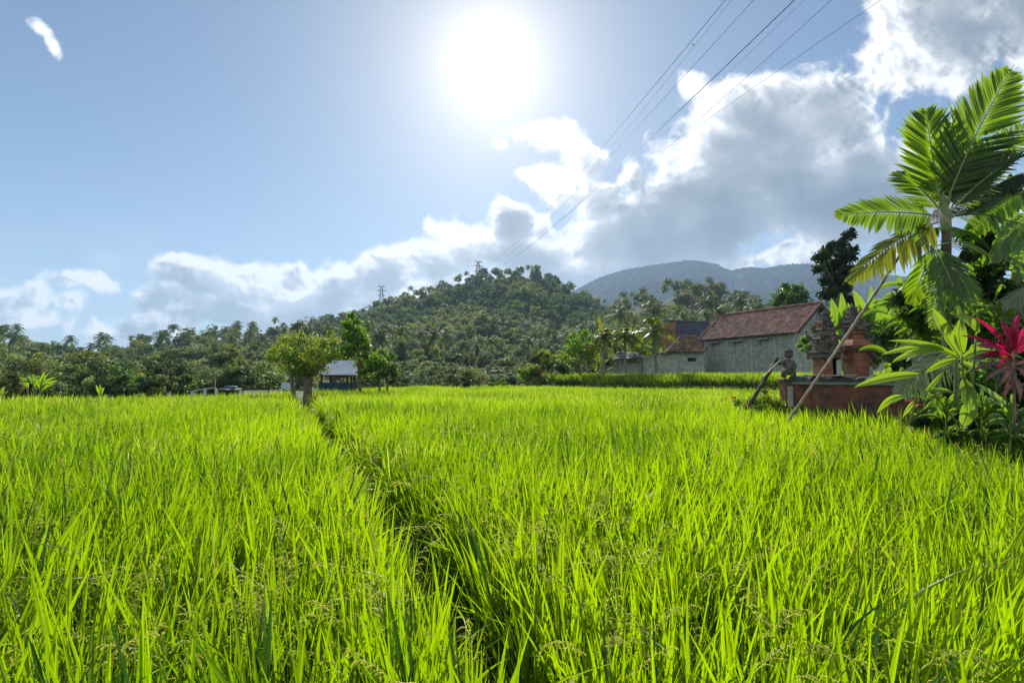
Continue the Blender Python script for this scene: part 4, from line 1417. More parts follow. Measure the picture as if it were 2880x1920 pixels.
def lean_house():
    a = at(1922, 1000, 50.0); b = at(1984, 1000, 50.0)
    X0, X1, Y = at(1903, 1000, 48.5)[0], b[0] - .15, 50.0
    zt = at(1940, 986, 50)[2]; zb = .9; D = 4.2
    root = empty('small_house', (X0, Y, zb), 'small grey block house with mossy hipped tile roof against the big one', 'house')
    def wall(G):
        w0, w1 = X0 + 1.55, X0 + 2.35
        z0, z1 = zt - 1.05, zt - .68
        box(G, ((X0 + X1) / 2, Y + .08, zb), (X1 - X0, .16, z0 - zb)); box(G, ((X0 + X1) / 2, Y + .08, z1), (X1 - X0, .16, zt - z1))
        box(G, ((X0 + w0) / 2, Y + .08, z0), (w0 - X0, .16, z1 - z0)); box(G, ((X1 + w1) / 2, Y + .08, z0), (X1 - w1, .16, z1 - z0))
        box(G, (X0 + .08, Y + D / 2 + .16, zb), (.16, D, zt - zb)); box(G, (X1 - .08, Y + D / 2 + .16, zb), (.16, D, zt - zb))
    mk(wall, 'wall', M_block, root)
    wn = mk(lambda G: box(G, (X0 + 1.95, Y + .14, zt - 1.05), (.8, .04, .37)), 'window', M_black, root)
    mk(lambda G: [box(G, (X0 + 1.95 + d, Y + .05, zt - 1.05), (.05, .06, .37)) for d in (-.37, -.02, .37)], 'frame', M_wood, wn)
    zr = at(1940, 947, 52)[2]
    A = (X0 - .5, Y - .45, zt - .1); B = (X1 + .05, Y - .45, zt - .1); C = (X1 + .05, Y + D / 2, zr); Dd = (X0 + 1.5, Y + D / 2, zr); E = (X0 - .5, Y + D + .4, zt - .1)
    def roof(G):
        tiles(G, A, B, C, Dd, sub=5)
        # hip end
        A3, E3, D3 = map(np.asarray, (A, E, Dd))
        tiles(G, E3, A3, D3 + (A3 - E3) * .02, D3, sub=5)
        ridge_caps(G, Dd, C, .10); ridge_caps(G, A, Dd, .09); ridge_caps(G, E, Dd, .09)
        roof_slab(G, [A3 - [0, 0, .02], np.asarray(B) - [0, 0, .02], np.asarray(C) - [0, 0, .02], D3 - [0, 0, .02]], .06)
    mk(roof, 'roof', M_tiledark, root)
    def fin(G):
        e = np.array(A)
        tube(G, bez(e, e + [-.3, 0, -.05], e + [-.55, 0, -.45], 5), [.1, .09, .08, .06, .04], 6)
        e = np.array(B) + [0, 0, .1]
        tube(G, bez(e, e + [.1, -.1, .3], e + [.3, -.1, .5], 5), [.1, .1, .08, .06, .03], 6)
    mk(fin, 'eave_ornament', M_tiledark, root)


lean_house()


def brick_house():
    Y = 56.0
    X0, X1 = at(1862, 1000, Y)[0], at(1902, 1000, Y)[0]
    zr = at(1900, 893, Y)[2]; ze = at(1900, 980, Y)[2]; zb = .9
    root = empty('brick_house', (X0, Y, zb), 'orange brick building with a tall dark sheet roof behind the small block house', 'house')
    mk(lambda G: [box(G, ((X0 + X1) / 2, Y + .1, zb), (X1 - X0, .2, at(1880, 905, Y)[2] - zb)), ], 'wall', M_brick, root)
    mk(lambda G: [box(G, (X1 + .25 * i + .1, Y - .05, zb), (.14, .2, ze - zb + 2)) for i in (0, 2)], 'post', M_darkwood, root)
    X2 = at(2040, 900, Y)[0]
    def roof(G):
        # wide shallow-ribbed sheets laid across, each course lapped on the one below
        n = 9
        p0 = np.array([X1 - .1, Y - .6, ze]); p1 = np.array([X2, Y - .6, ze]); q0 = np.array([X1 - 1.2 + .8, Y + 3.4, zr]); q1 = np.array([X2 - .5, Y + 3.4, zr - .2])
        for i in range(n):
            a, b = i / n, (i + 1.1) / n
            off = np.array([0, -.02, .035])
            roof_slab(G, [p0 + (q0 - p0) * a + off * 1.5, p1 + (q1 - p1) * a + off * 1.5, p1 + (q1 - p1) * min(b, 1), p0 + (q0 - p0) * min(b, 1)], .03)
        roof_slab(G, [q0 + [0, 0, .02], q1 + [0, 0, .02], q1 + [0, 4, -2.6], q0 + [0, 4, -2.6]], .04)
        tube(G, [q0 + [0, 0, .05], q1 + [0, 0, .05]], .12, 6)
    mk(roof, 'roof', M_tin, root)
    mk(lambda G: [tube(G, [(X1 + .9 + .02 * i, Y - .5, ze - 1.2), (X1 + .9, Y - .4, ze + .2)], .04, 5) for i in range(1)], 'brace', M_wood, root)


brick_house()


def low_house():
    Y = 50.0
    x = lambda p: at(p, 1000, Y)[0]
    z = lambda p: at(1800, p, Y)[2]
    zb = .9
    root = empty('low_outbuilding', (x(1742), Y, zb), 'low open fronted shed with a dark flat roof left of the houses', 'shed')
    def wall(G):
        box(G, ((x(1742) + x(1805)) / 2, Y + .08, zb), (x(1805) - x(1742), .16, z(1022) - zb))
        box(G, ((x(1742)) + .08, Y + .08, z(1022)), (.2, .16, z(1006) - z(1022)))
        box(G, ((x(1762)), Y + .08, z(1022)), (.14, .14, z(1006) - z(1022)))
        box(G, (x(1803), Y + .08, z(1022)), (.25, .16, z(1006) - z(1022)))
    mk(wall, 'wall', M_conc, root)
    mk(lambda G: box(G, ((x(1742) + x(1805)) / 2, Y + 3.0, zb), (x(1805) - x(1742), .16, z(1006) - zb)), 'back_wall', M_conc, root)
    mk(lambda G: box(G, (x(1773), Y + .4, z(1022)), (.8, .1, z(1006) - z(1022))), 'yellow_panel', roughmat('yellow_panel', (0.24, 0.22, 0.08), (0.3, 0.27, 0.1), 3, .8, .1), root)
    def roof(G):
        a = np.array([x(1712), Y - 1.3, z(1011)]); b = np.array([x(1808), Y - 1.3, z(1009)]); c = np.array([x(1800), Y + 1.5, z(988)]); d = np.array([x(1748), Y + 1.5, z(988)])
        for i in range(6):
            s, e = i / 6, (i + 1.1) / 6
            roof_slab(G, [a + (d - a) * s + [0, 0, .05], b + (c - b) * s + [0, 0, .05], b + (c - b) * min(e, 1), a + (d - a) * min(e, 1)], .04)
        roof_slab(G, [d, c, c + [.6, 3, -1.2], d + [-1, 3, -1.2]], .05)
    mk(roof, 'roof', M_tin, root)
    # block yard wall
    def yw(G):
        box(G, ((x(1806) + x(1904)) / 2, Y - .2, zb), (x(1904) - x(1806), .18, z(1004) - zb))
    r2 = empty('block_wall', (x(1806), Y - .2, zb), 'grey block yard wall capped in concrete left of the small house', 'wall')
    mk(yw, 'wall_face', M_block, r2)
    mk(lambda G: box(G, ((x(1798) + x(1902)) / 2, Y - .2, z(1004)), (x(1902) - x(1798), .34, .09)), 'coping', M_conc, r2)


low_house()


def shelter():
    """small roofed field hut with a blue sheet round its base"""
    Y = 31.0
    x = lambda p: at(p, 1060, Y)[0]
    z = lambda p: at(950, p, Y)[2]
    zb = .45
    root = empty('field_hut', (x(950), Y, zb), 'small open hut with a zinc roof and blue sheeted base behind the trees', 'hut')
    for px in (905, 976, 988): 
        for dy in (0, 1.5):
            mk(lambda G: box(G, (x(px), Y + dy, zb), (.09, .09, z(1050) - zb)), 'post', M_darkwood, root)
    def roof(G):
        e0, e1 = x(886), x(1008)
        ze, zr = z(1054), z(1012)
        r0, r1 = x(925), x(988)
        A, B = np.array([e0, Y - .5, ze]), np.array([e1, Y - .5, ze]); C, D = np.array([r1, Y + .8, zr]), np.array([r0, Y + .8, zr])
        A2, B2 = A + [0, 2.6, 0], B + [0, 2.6, 0]
        def corr(P, Q, R_, S_, n=22):
            u = np.linspace(0, 1, n * 4 + 1)
            w = np.sin(u * n * 2 * PI) * .018
            lo = P + (Q - P) * u[:, None]; hi = S_ + (R_ - S_) * u[:, None]
            lo[:, 2] += w; hi[:, 2] += w
            k = G.verts(np.concatenate([lo, hi])); m = len(u); i = np.arange(m - 1)
            G.quads(np.stack([k + i, k + i + 1, k + m + i + 1, k + m + i], -1))
        corr(A, B, C, D); corr(B2, A2, D, C); corr(B, B2, C, C + [0.01, 0, 0], 12); corr(A2, A, D, D + [.01, 0, 0], 12)
    mk(roof, 'roof', M_tinlite, root)
    mk(lambda G: box(G, ((x(893) + x(1003)) / 2, Y + .3, z(1057)), (x(1003) - x(893), .06, .1)), 'eave_beam', M_darkwood, root)
    def sheet(G):
        k = 40
        xs = np.linspace(x(899), x(983), k)
        yy = Y - .12 + .03 * np.sin(np.arange(k) * 1.9) + .02 * np.sin(np.arange(k) * .7)
        lo = np.stack([xs, yy, np.full(k, zb)], -1); hi = np.stack([xs, yy * .5 + (Y - .12) * .5, np.full(k, z(1075)) + .01 * np.sin(np.arange(k))], -1)
        q = G.verts(np.concatenate([lo, hi])); i = np.arange(k - 1)
        G.quads(np.stack([q + i, q + i + 1, q + k + i + 1, q + k + i], -1))
        for sx in (x(899), x(983)):
            quadface(G, [(sx, Y - .12, zb), (sx, Y + 1.5, zb), (sx, Y + 1.5, z(1075)), (sx, Y - .12, z(1075))])
    mk(sheet, 'blue_sheet', M_bluetarp, root)


shelter()

# pale blue board beside the spreading tree
def board():
    Y = 36.
    p0, p1 = at(793, 1076, Y), at(829, 1093, Y)
    r = empty('blue_board', ((p0[0] + p1[0]) / 2, Y, .75), 'pale blue rectangular board on posts left of the spreading tree', 'board')
    mk(lambda G: box(G, ((p0[0] + p1[0]) / 2, Y, p1[2]), (p1[0] - p0[0], .06, p0[2] - p1[2]), bevel=.015), 'panel', M_paleblue, r)
    for xx in (p0[0] + .1, p1[0] - .1):
        mk(lambda G: box(G, (xx, Y + .08, .5), (.07, .07, p0[2] - .5)), 'post', M_darkwood, r)
board()


def railing():
    Y = 33.
    P = [at(539, 1100, Y), at(578, 1093, Y), at(604, 1090, Y)]
    r = empty('handrail', (P[0][0], Y, .6), 'white sloping handrail on short posts at the left field edge', 'railing')
    mk(lambda G: tube(G, np.array(P), .035, 6), 'rail', M_white, r)
    for i, px in enumerate((541, 577, 609)):
        q = at(px, [1101, 1094, 1092][i], Y)
        mk(lambda G: box(G, (q[0], Y, .5), (.14 if i != 0 else .2, .12, q[2] - .5)), 'post', M_white if i else M_paleblue, r)
    p = at(604, 1067, Y)
    mk(lambda G: tube(G, [at(604, 1095, Y), (p[0] + .06, Y, p[2])], [.03, .015], 5), 'thin_post', M_white, r)
railing()


def tarp_heap():
    Y = 38.
    c = at(648, 1095, Y)
    r = empty('covered_cart', (c[0], Y, .75), 'low cart heaped under a dark blue sheet at the left field edge', 'cart')
    x0, x1 = at(626, 1095, Y)[0], at(672, 1095, Y)[0]
    zt = at(648, 1086, Y)[2]
    mk(lambda G: box(G, ((x0 + x1) / 2, Y, zt - .28), (x1 - x0, .8, .12), bevel=.02), 'bed', M_white, r)
    def t_(G):
        blob(G, ((x0 + x1) / 2, Y, zt - .1), (.48, .35, .17), 0, .5, 5, .12)
    mk(t_, 'sheet_cover', M_bluetarp, r, smooth=True)
    for xx in (x0 + .25, x1 - .25):
        def wh(G):
            a = np.linspace(0, 2 * PI, 17)
            tube(G, np.stack([xx + .22 * np.cos(a), np.full(17, Y - .45), zt - .42 + .22 * np.sin(a)], -1), .035, 6, cap=False)
            for q in range(4):
                tube(G, [(xx + .2 * math.cos(q * PI / 4), Y - .45, zt - .42 + .2 * math.sin(q * PI / 4)), (xx - .2 * math.cos(q * PI / 4), Y - .45, zt - .42 - .2 * math.sin(q * PI / 4))], .012, 4)
        mk(wh, 'wheel', M_darkwood, r)
    mk(lambda G: tube(G, [at(660, 1091, Y), at(667, 1089, Y), at(668, 1084, Y)], .03, 5), 'handle', M_white, r)
tarp_heap()


def low_wall():
    Y = 66.
    for (pa, pb, py, h, lab) in ((1125, 1335, 1080, .35, 'long low pale wall beyond the right of the spreading trees'),):
        a, b = at(pa, py, Y), at(pb, py, Y)
        r = empty('low_wall', (a[0], Y, .6), lab, 'wall')
        mk(lambda G: box(G, ((a[0] + b[0]) / 2, Y, .3), (b[0] - a[0], .2, a[2] - .3)), 'wall_face', M_conc, r)
        mk(lambda G: box(G, ((a[0] + b[0]) / 2, Y - .02, a[2]), (b[0] - a[0] + .2, .3, .10)), 'coping', M_slab, r)
        for q in range(9):
            xx = a[0] + (b[0] - a[0]) * (q + .5) / 9
            mk(lambda G: box(G, (xx, Y - .02, a[2] + .1), (.12, .12, .35)), 'post', M_slab, r)
        mk(lambda G: box(G, ((a[0] + b[0]) / 2, Y - .02, a[2] + .45), (b[0] - a[0], .10, .08)), 'rail', M_slab, r)
low_wall()


def pylon(px, ytop, ybot, Y, label):
    top = at(px, ytop, Y); bot = at(px, ybot, Y)
    H = top[2] - bot[2] + 12
    zb = top[2] - H
    r = empty('power_pylon', (top[0], Y, zb), label, 'pylon')
    rz = .35
    c, s = math.cos(rz), math.sin(rz)
    R = lambda x, y, z: (top[0] + x * c - y * s, Y + x * s + y * c, zb + z)
    th = .17
    def wd(z): return 2.6 * (1 - z / H) ** 1.0 + .55
    def body(G):
        lv = np.linspace(0, H, 9)
        for sx in (-1, 1):
            for sy in (-1, 1):
                tube(G, [R(sx * wd(z), sy * wd(z), z) for z in lv], th, 4)
        for z0, z1 in zip(lv[:-1], lv[1:]):
            for ax in (0, 1):
                for sd in (-1, 1):
                    p = lambda u, z: R(u * wd(z), sd * wd(z), z) if ax == 0 else R(sd * wd(z), u * wd(z), z)
                    tube(G, [p(-1, z0), p(1, z1)], th * .6, 3); tube(G, [p(1, z0), p(-1, z1)], th * .6, 3); tube(G, [p(-1, z1), p(1, z1)], th * .6, 3)
    mk(body, 'lattice_body', M_steel, r)
    ends = []
    for zz, aw in ((H - .3, 3.6), (H - 4.0, 4.6), (H - 8.5, 4.2)):
        def arm(G):
            for sd in (-1, 1):
                e = R(sd * aw, 0, zz + .4)
                for sy in (-1, 1):
                    tube(G, [R(sd * .5, sy * .6, zz), e], th * .8, 4)
                    tube(G, [R(sd * .5, sy * .6, zz + 1.1), e], th * .7, 4)
        ao = mk(arm, 'crossarm', M_steel, r)
        for sd in (-1, 1):
            e = np.array(R(sd * aw, 0, zz + .4))
            mk(lambda G: tube(G, [e, e - [0, 0, .7], e - [0, 0, 1.4]], [.08, .16, .08], 6), 'insulator', M_darkwood, ao)
            ends.append(e - [0, 0, 1.4])
    return ends


E1 = pylon(1345, 736, 768, 432, 'steel lattice pylon standing on the crest of the steep hill')
E2 = pylon(1073, 806, 842, 470, 'steel lattice pylon farther left, behind the slope of the steep hill')

# overhead lines: catenaries from the hill pylon passing over the camera's right
wires = [((2045, -5), (1690, 425), 'power cable, first from the left of those crossing the sky', .045, 0),
         ((2062, -5), (1700, 432), 'thin cable running close beside the leftmost power cable', .02, 0),
         ((2125, -5), (1700, 455), 'power cable, second from the left of those crossing the sky', .035, 2),
         ((2240, -5), (1700, 510), 'thickest power cable, in the middle of those crossing the sky', .075, 4),
         ((2268, -5), (1770, 470), 'thin cable just right of the thickest one', .02, 4),
         ((2345, -5), (1800, 480), 'power cable, second from the right of those crossing the sky', .035, 1),
         ((2485, -5), (1850, 430), 'power cable, rightmost of those crossing the sky', .035, 3)]
for (tx, ty), (mx_, my_), lab, rr_, e in wires:
    A = E1[e]
    B = at(tx, ty, 40.0)
    # the middle sighting fixes the sag: find the point on the chord nearest that sight line
    best = None
    for t in np.linspace(.05, .95, 181):
        P = A + (B - A) * t
        pxm = 1440 + F * (P[0] / (P[1] * CP + (P[2] - EYE) * SP))
        # sag needed to bring it down to the row
        d = abs(pxm - mx_)
        if best is None or d < best[0]: best = (d, t, P)
    _, t, P = best
    want = at(mx_, my_, P[1])[2]
    sag = (P[2] - want) / (4 * t * (1 - t))
    sag = float(np.clip(sag, 1, 60))
    tt = np.linspace(0, 1, 60)
    pts = A + (B - A) * tt[:, None]; pts[:, 2] -= 4 * sag * tt * (1 - tt)
    # carry on over the camera to beyond the frame
    dirv = pts[-1] - pts[-2]; dirv = dirv / np.linalg.norm(dirv)
    ext = np.array([pts[-1] + dirv * q for q in (12, 28, 50, 80)]); 
    pts = np.concatenate([pts, ext])
    G = Geo()
    rad_ = np.interp(np.arange(len(pts)), [0, 59], [rr_ * 1.0, rr_]) 
    tube(G, pts, rad_ * .52, 5)
    o = G.obj('power_cable', M_cable)
    tag(o, lab, 'power cable', 'power cables crossing the sky')
# ------------------------------------------------------------------ walled shrine at the field edge
def zat(py, Y, px=2300): return at(px, py, Y)[2]


def horn(G, c, s, hx, hy, m=0, var=.5):
    """curled corner antefix"""
    c = np.asarray(c, float)
    d = np.array([hx, hy, 0.0]); d = d / max(np.linalg.norm(d), 1e-6)
    tube(G, bez(c, c + d * s * .9 + [0, 0, s * .25], c + d * s * .65 + [0, 0, s * 1.25], 6), np.array([.34, .36, .30, .22, .13, .03]) * s, 6, m, var)


def carved_tier(G, c, w, h, rs, m=0, horns=True, d=None):
    d = d or w
    box(G, c, (w, d, h * .45), 0, m, bevel=h * .08)
    box(G, (c[0], c[1], c[2] + h * .45), (w * 1.16, d * 1.16, h * .2), 0, m, bevel=h * .05)
    box(G, (c[0], c[1], c[2] + h * .65), (w * .86, d * .86, h * .35), 0, m, bevel=h * .05)
    if horns:
        for sx in (-1, 1):
            for sy in (-1, 1):
                horn(G, (c[0] + sx * w * .5, c[1] + sy * d * .5, c[2] + h * .6), h * .5, sx, sy, m)
        for sy in (-1, 1):
            blob(G, (c[0], c[1] + sy * d * .5, c[2] + h * .4), (w * .2, d * .14, h * .34), m, .5, rs.randint(99), .2, 8)
    for q in range(8):
        blob(G, (c[0] + (rs.rand() - .5) * w, c[1] - d * .52, c[2] + rs.rand() * h), (.05 * w + .01, .05, .05 * w + .015), m, .5, rs.randint(99), .25, 6)


def spire(G, c, w, h, rs, m=0, n=5):
    z = c[2]
    for i in range(n):
        k = 1 - i / n * .72; hh = h / n * .92
        carved_tier(G, (c[0], c[1], z), w * k, hh, rs, m, horns=True)
        z += hh * .96
    tube(G, [(c[0], c[1], z - .02), (c[0], c[1], z + h * .08), (c[0], c[1], z + h * .22)], [w * .14, w * .10, .005], 8, m)


def slim(r, k):
    for ch in r.children:
        n = len(ch.data.vertices); v = np.empty(n * 3); ch.data.vertices.foreach_get('co', v); v = v.reshape(-1, 3)
        v[:, 0] = r.location.x + (v[:, 0] - r.location.x) * k
        ch.data.vertices.foreach_set('co', v.ravel()); ch.data.update()


def gate_pillar_stone():
    Y = 15.; c = at(2332, 1050, Y)
    base = .7; rs = np.random.RandomState(4)
    r = empty('shrine_pillar', (c[0], Y, base), 'dark carved stone shrine pillar with scrollwork, left of the plain brick one', 'pillar')
    z = lambda py: zat(py, Y)
    def core(G):
        box(G, (c[0] - .02, Y + .12, base), (.56, .5, z(1000) - base), 0, 0, bevel=.01)
        box(G, (c[0] + .20, Y + .08, base), (.30, .42, z(985) - base), 0, 0, bevel=.01)
        box(G, (c[0], Y + .16, z(1000)), (.34, .34, z(900) - z(1000)), 0, 0, bevel=.01)
    mk(core, 'brick_core', M_terra, r)
    def carv(G):
        carved_tier(G, (c[0] - .02, Y + .12, base + .35), .64, .32, rs)
        carved_tier(G, (c[0] - .06, Y + .1, z(1008)), .66, .34, rs)
        carved_tier(G, (c[0] - .02, Y + .12, z(975)), .56, .44, rs)
        carved_tier(G, (c[0] + .02, Y + .14, z(945)), .42, .36, rs)
        # seated relief figure between the tiers
        blob(G, (c[0] - .16, Y - .12, z(962)), (.15, .13, .24), 0, .5, 3, .22, 12)
        blob(G, (c[0] - .17, Y - .16, z(942)), (.10, .10, .11), 0, .5, 8, .18, 10)
        horn(G, (c[0] - .30, Y - .05, z(985)), .26, -1, 0)
        horn(G, (c[0] + .28, Y - .02, z(1000)), .20, 1, 0)
        spire(G, (c[0] + .02, Y + .14, z(915)), .36, z(872) - z(915), rs, 0, 3)
    mk(carv, 'carved_stone', M_stone, r, smooth=False)
    def pan(G):
        box(G, (c[0] + .24, Y - .15, base + .4), (.16, .05, z(1012) - base - .4), 0, 0, bevel=.02)
        box(G, (c[0] - .12, Y - .18, base + .5), (.22, .05, .30), 0, 0, bevel=.02)
    mk(pan, 'pale_panel', M_slab, r)
    slim(r, .80)


def gate_pillar_brick():
    Y = 15.; c = at(2414, 1050, Y); rs = np.random.RandomState(9)
    base = .7
    r = empty('shrine_pillar', (c[0], Y, base), 'plain orange brick shrine pillar with waisted top and dark finial', 'pillar')
    z = lambda py: zat(py, Y)
    def brick(G):
        D = .5
        prof = [(1075, 1010, .50, .50), (1010, 1001, .54, .54), (1001, 988, .50, .50), (988, 980, .58, .66), (980, 972, .70, .70), (972, 964, .74, .66), (964, 955, .62, .44), (955, 938, .40, .34), (938, 930, .44, .44)]
        for a, b, w0, w1 in prof:
            z0 = base if a == 1075 else z(a)
            box(G, (c[0], Y + .1, z0), (w0, D * w0 / .5, z(b) - z0 + .001), 0, 0, taper=(w1 / w0, w1 / w0))
        box(G, (c[0] + .36, Y + .12, base), (.22, .34, z(1006) - base), 0, 0)
    mk(brick, 'brick_shaft', M_terra, r)
    def crown(G):
        carved_tier(G, (c[0] + .02, Y + .1, z(930)), .50, .24, rs)
        spire(G, (c[0] - .04, Y + .1, z(912)), .40, z(855) - z(912), rs, 0, 4)
        blob(G, (c[0] + .22, Y + .05, z(925)), (.16, .14, .22), 0, .5, 12, .25, 10)
    mk(crown, 'finial', M_stone, r)
    def wing(G):
        carved_tier(G, (c[0] + .38, Y + .1, z(1006)), .30, .40, rs)
        carved_tier(G, (c[0] + .37, Y + .1, z(968)), .26, .26, rs)
        blob(G, (c[0] + .50, Y + .02, z(1000)), (.10, .10, .16), 0, .5, 13, .25, 10)
        box(G, (c[0] + .37, Y + .1, z(945)), (.42, .34, .03), 0, 0)
    mk(wing, 'carved_wing', M_stone, r)
    mk(lambda G: box(G, (c[0] + .37, Y - .075, base + .4), (.13, .04, z(1030) - base - .4), 0, 0, bevel=.02), 'pale_panel', M_slab, r)
    slim(r, .84)


gate_pillar_stone()
gate_pillar_brick()


# low boundary wall: left end at the corner post, running right and nearer
WL = at(2232, 1100, 12.0); WR = at(2860, 1120, 8.7)
def shrine_wall():
    A = np.array([WL[0], 12.0]); B = np.array([WR[0], 8.7])
    L = np.linalg.norm(B - A); u = (B - A) / L; rz = math.atan2(u[1], u[0]); M = (A + B) / 2
    zt = zat(1081, 12.0); zb = .45
    r = empty('shrine_wall', (A[0], A[1], zb), 'low red plastered wall with mossy dark coping beside the rice', 'wall')
    mk(lambda G: box(G, (M[0], M[1], zb), (L, .22, zt - zb), rz, 0), 'wall_face', M_terradark, r)
    mk(lambda G: box(G, (M[0], M[1], zt), (L + .05, .34, .085), rz, 0, bevel=.015), 'ledge', M_copedge, r)
    def cope(G):
        n = 36
        rs = np.random.RandomState(3)
        nv = np.array([-u[1], u[0]])
        off = np.array([-.21, -.15, -.02, .10, .2])
        hz = np.array([.0, .055, .105, .07, 0.])
        V = []
        for i in range(n + 1):
            p = A + u * L * i / n
            bump = .02 * rs.randn() + .035 * math.exp(-((i - 5) / 3) ** 2)
            for o_, h_ in zip(off, hz):
                V.append((p[0] + nv[0] * o_, p[1] + nv[1] * o_, zt + .087 + h_ + (bump if h_ > 0 else 0) + .008 * rs.randn() * (h_ > 0)))
        k = G.verts(V); I = k + np.arange((n + 1) * 5).reshape(n + 1, 5)
        G.quads(np.stack([I[:-1, :-1], I[1:, :-1], I[1:, 1:], I[:-1, 1:]], -1))
    mk(cope, 'coping', M_coping, r)
    # loose pale board on the coping
    p = A + u * L * .26; nv = np.array([-u[1], u[0]])
    G = Geo(); box(G, (p[0] - nv[0] * .15, p[1] - nv[1] * .15, zt + .19), (.95, .13, .03), rz + .02, 0, bevel=.005)
    tag(G.obj('plank', M_bamboo), 'short pale plank lying on the dark wall coping', 'plank')
    # foundation stones
    for i in range(5):
        q = A + u * (L * (.12 + .17 * i)) - nv * .3
        G = Geo(); blob(G, (q[0], q[1], zb + .05 + .03 * (i % 2)), (.28 + .08 * (i % 3), .14, .11), 0, .5, 30 + i, .12, 10)
        tag(G.obj('rock', M_stone, smooth=True), 'rough grey footing stone lying along the base of the red wall', 'rock', 'footing stones under the red wall')


shrine_wall()


def corner_post():
    Y = 12.0; c = at(2216, 1100, Y)
    z = lambda py: zat(py, Y)
    zb = .4
    r = empty('corner_post', (c[0], Y, zb), 'brick corner post with a pale recessed panel at the end of the red wall', 'post')
    def b_(G):
        box(G, (c[0], Y, zb), (.30, .30, z(1150) - zb), 0, 0, bevel=.01)
        box(G, (c[0], Y, z(1150)), (.245, .26, z(1078) - z(1150)), 0, 0)
    mk(b_, 'shaft', M_terradark, r)
    mk(lambda G: box(G, (c[0] - .025, Y - .135, z(1143)), (.12, .03, z(1086) - z(1143)), 0, 0, bevel=.01), 'pale_panel', M_slab, r)
    def cap(G):
        rs = np.random.RandomState(5)
        box(G, (c[0], Y, z(1078)), (.27, .28, .06), 0, 0, bevel=.01)
        box(G, (c[0], Y, z(1078) + .06), (.32, .32, .05), 0, 0, bevel=.01)
        for sx in (-1, 1): horn(G, (c[0] + sx * .12, Y - .12, z(1078) + .06), .09, sx, -1)
    mk(cap, 'capital', M_stone, r)


corner_post()


def skin_body(name, pts, edges, radii, mat, parent=None, sub=2, disp=0.0, seed=0):
    me = bpy.data.meshes.new(name)
    me.from_pydata([tuple(map(float, p)) for p in pts], edges, [])
    o = bpy.data.objects.new(name, me); COL.objects.link(o)
    sk = o.modifiers.new('s', 'SKIN'); sk.use_smooth_shade = True
    for i, v in enumerate(me.skin_vertices[0].data):
        rr = radii[i]; v.radius = (rr, rr) if not isinstance(rr, tuple) else rr
    me.skin_vertices[0].data[0].use_root = True
    sb = o.modifiers.new('d', 'SUBSURF'); sb.levels = sub; sb.render_levels = sub
    dg = bpy.context.evaluated_depsgraph_get()
    ev = bpy.data.meshes.new_from_object(o.evaluated_get(dg))
    o.modifiers.clear(); o.data = ev
    if disp:
        n = len(ev.vertices); co_ = np.empty(n * 3); ev.vertices.foreach_get('co', co_); co_ = co_.reshape(-1, 3)
        no = np.empty(n * 3); ev.vertex_normals.foreach_get('vector', no); no = no.reshape(-1, 3)
        k = np.sin(co_[:, 0] * 70 + seed) * np.sin(co_[:, 1] * 63) * np.sin(co_[:, 2] * 80) + .6 * np.sin(co_[:, 0] * 140) * np.sin(co_[:, 2] * 150)
        co_ += no * (k * disp)[:, None]; ev.vertices.foreach_set('co', co_.ravel())
    ev.materials.clear(); ev.materials.append(mat)
    return o


def guardian():
    """squatting stone guardian on the corner post, one arm stretched to the left"""
    Y = 12.0
    p = lambda px, py, dy=0: at(px, py, Y + dy)
    s = np.array
    pts = [p(2217, 1050), p(2218, 1036), p(2217, 1022, -.02), p(2218, 1010, -.02),            # pelvis, belly, chest, neck
           p(2205, 1017), p(2192, 1022, -.06), p(2184, 1012, -.1),                             # left-hand arm out to the poles
           p(2230, 1018), p(2236, 1032, -.08), p(2227, 1038, -.16),                            # other arm on the knee
           p(2206, 1046, -.14), p(2203, 1062, -.10),                                          # legs
           p(2230, 1046, -.14), p(2233, 1062, -.10)]
    ed = [(0, 1), (1, 2), (2, 3), (2, 4), (4, 5), (5, 6), (2, 7), (7, 8), (8, 9), (0, 10), (10, 11), (0, 12), (12, 13)]
    rd = [.11, .12, .125, .06, .065, .05, .045, .06, .05, .045, .075, .06, .075, .06]
    r = empty('guardian_statue', p(2217, 1066), 'weathered dark stone guardian figure squatting on the corner post', 'statue')
    o = skin_body('body', pts, ed, rd, M_stone, disp=.006)
    o.parent = r; o.matrix_parent_inverse = Matrix.Translation(r.location).inverted()
    def head(G):
        c = p(2218, 996, -.02)
        blob(G, c, (.082, .088, .10), 0, .5, 3, .04, 14)
        blob(G, c + [0, -.08, -.02], (.035, .03, .03), 0, .5, 4, .05, 8)          # nose
        for sx in (-1, 1):
            blob(G, c + [sx * .035, -.075, .02], (.018, .015, .014), 0, .5, 5, .05, 7)
            blob(G, c + [sx * .085, 0, -.01], (.018, .03, .04), 0, .5, 6, .1, 8)
        blob(G, c + [0, -.07, -.055], (.035, .02, .014), 0, .5, 7, .05, 7)
        for q in range(9):
            a = q / 9 * 2 * PI
            blob(G, c + [.065 * math.cos(a), .065 * math.sin(a), .07], (.032, .032, .035), 0, .5, q, .15, 7)
        blob(G, c + [0, 0, .10], (.055, .055, .045), 0, .5, 21, .1, 9)
    mk(head, 'head', M_stone, r, smooth=True)
    def sash(G):
        c = p(2217, 1046)
        a = np.linspace(0, 2 * PI, 20)
        tube(G, np.stack([c[0] + .125 * np.cos(a), c[1] + .12 * np.sin(a), np.full(20, c[2])], -1), .022, 6, cap=False)
        tube(G, [c + [0, -.13, 0], c + [0, -.17, -.09], c + [0, -.15, -.2]], [.035, .035, .02], 6)
    mk(sash, 'sash', M_stone, r, smooth=True)


guardian()


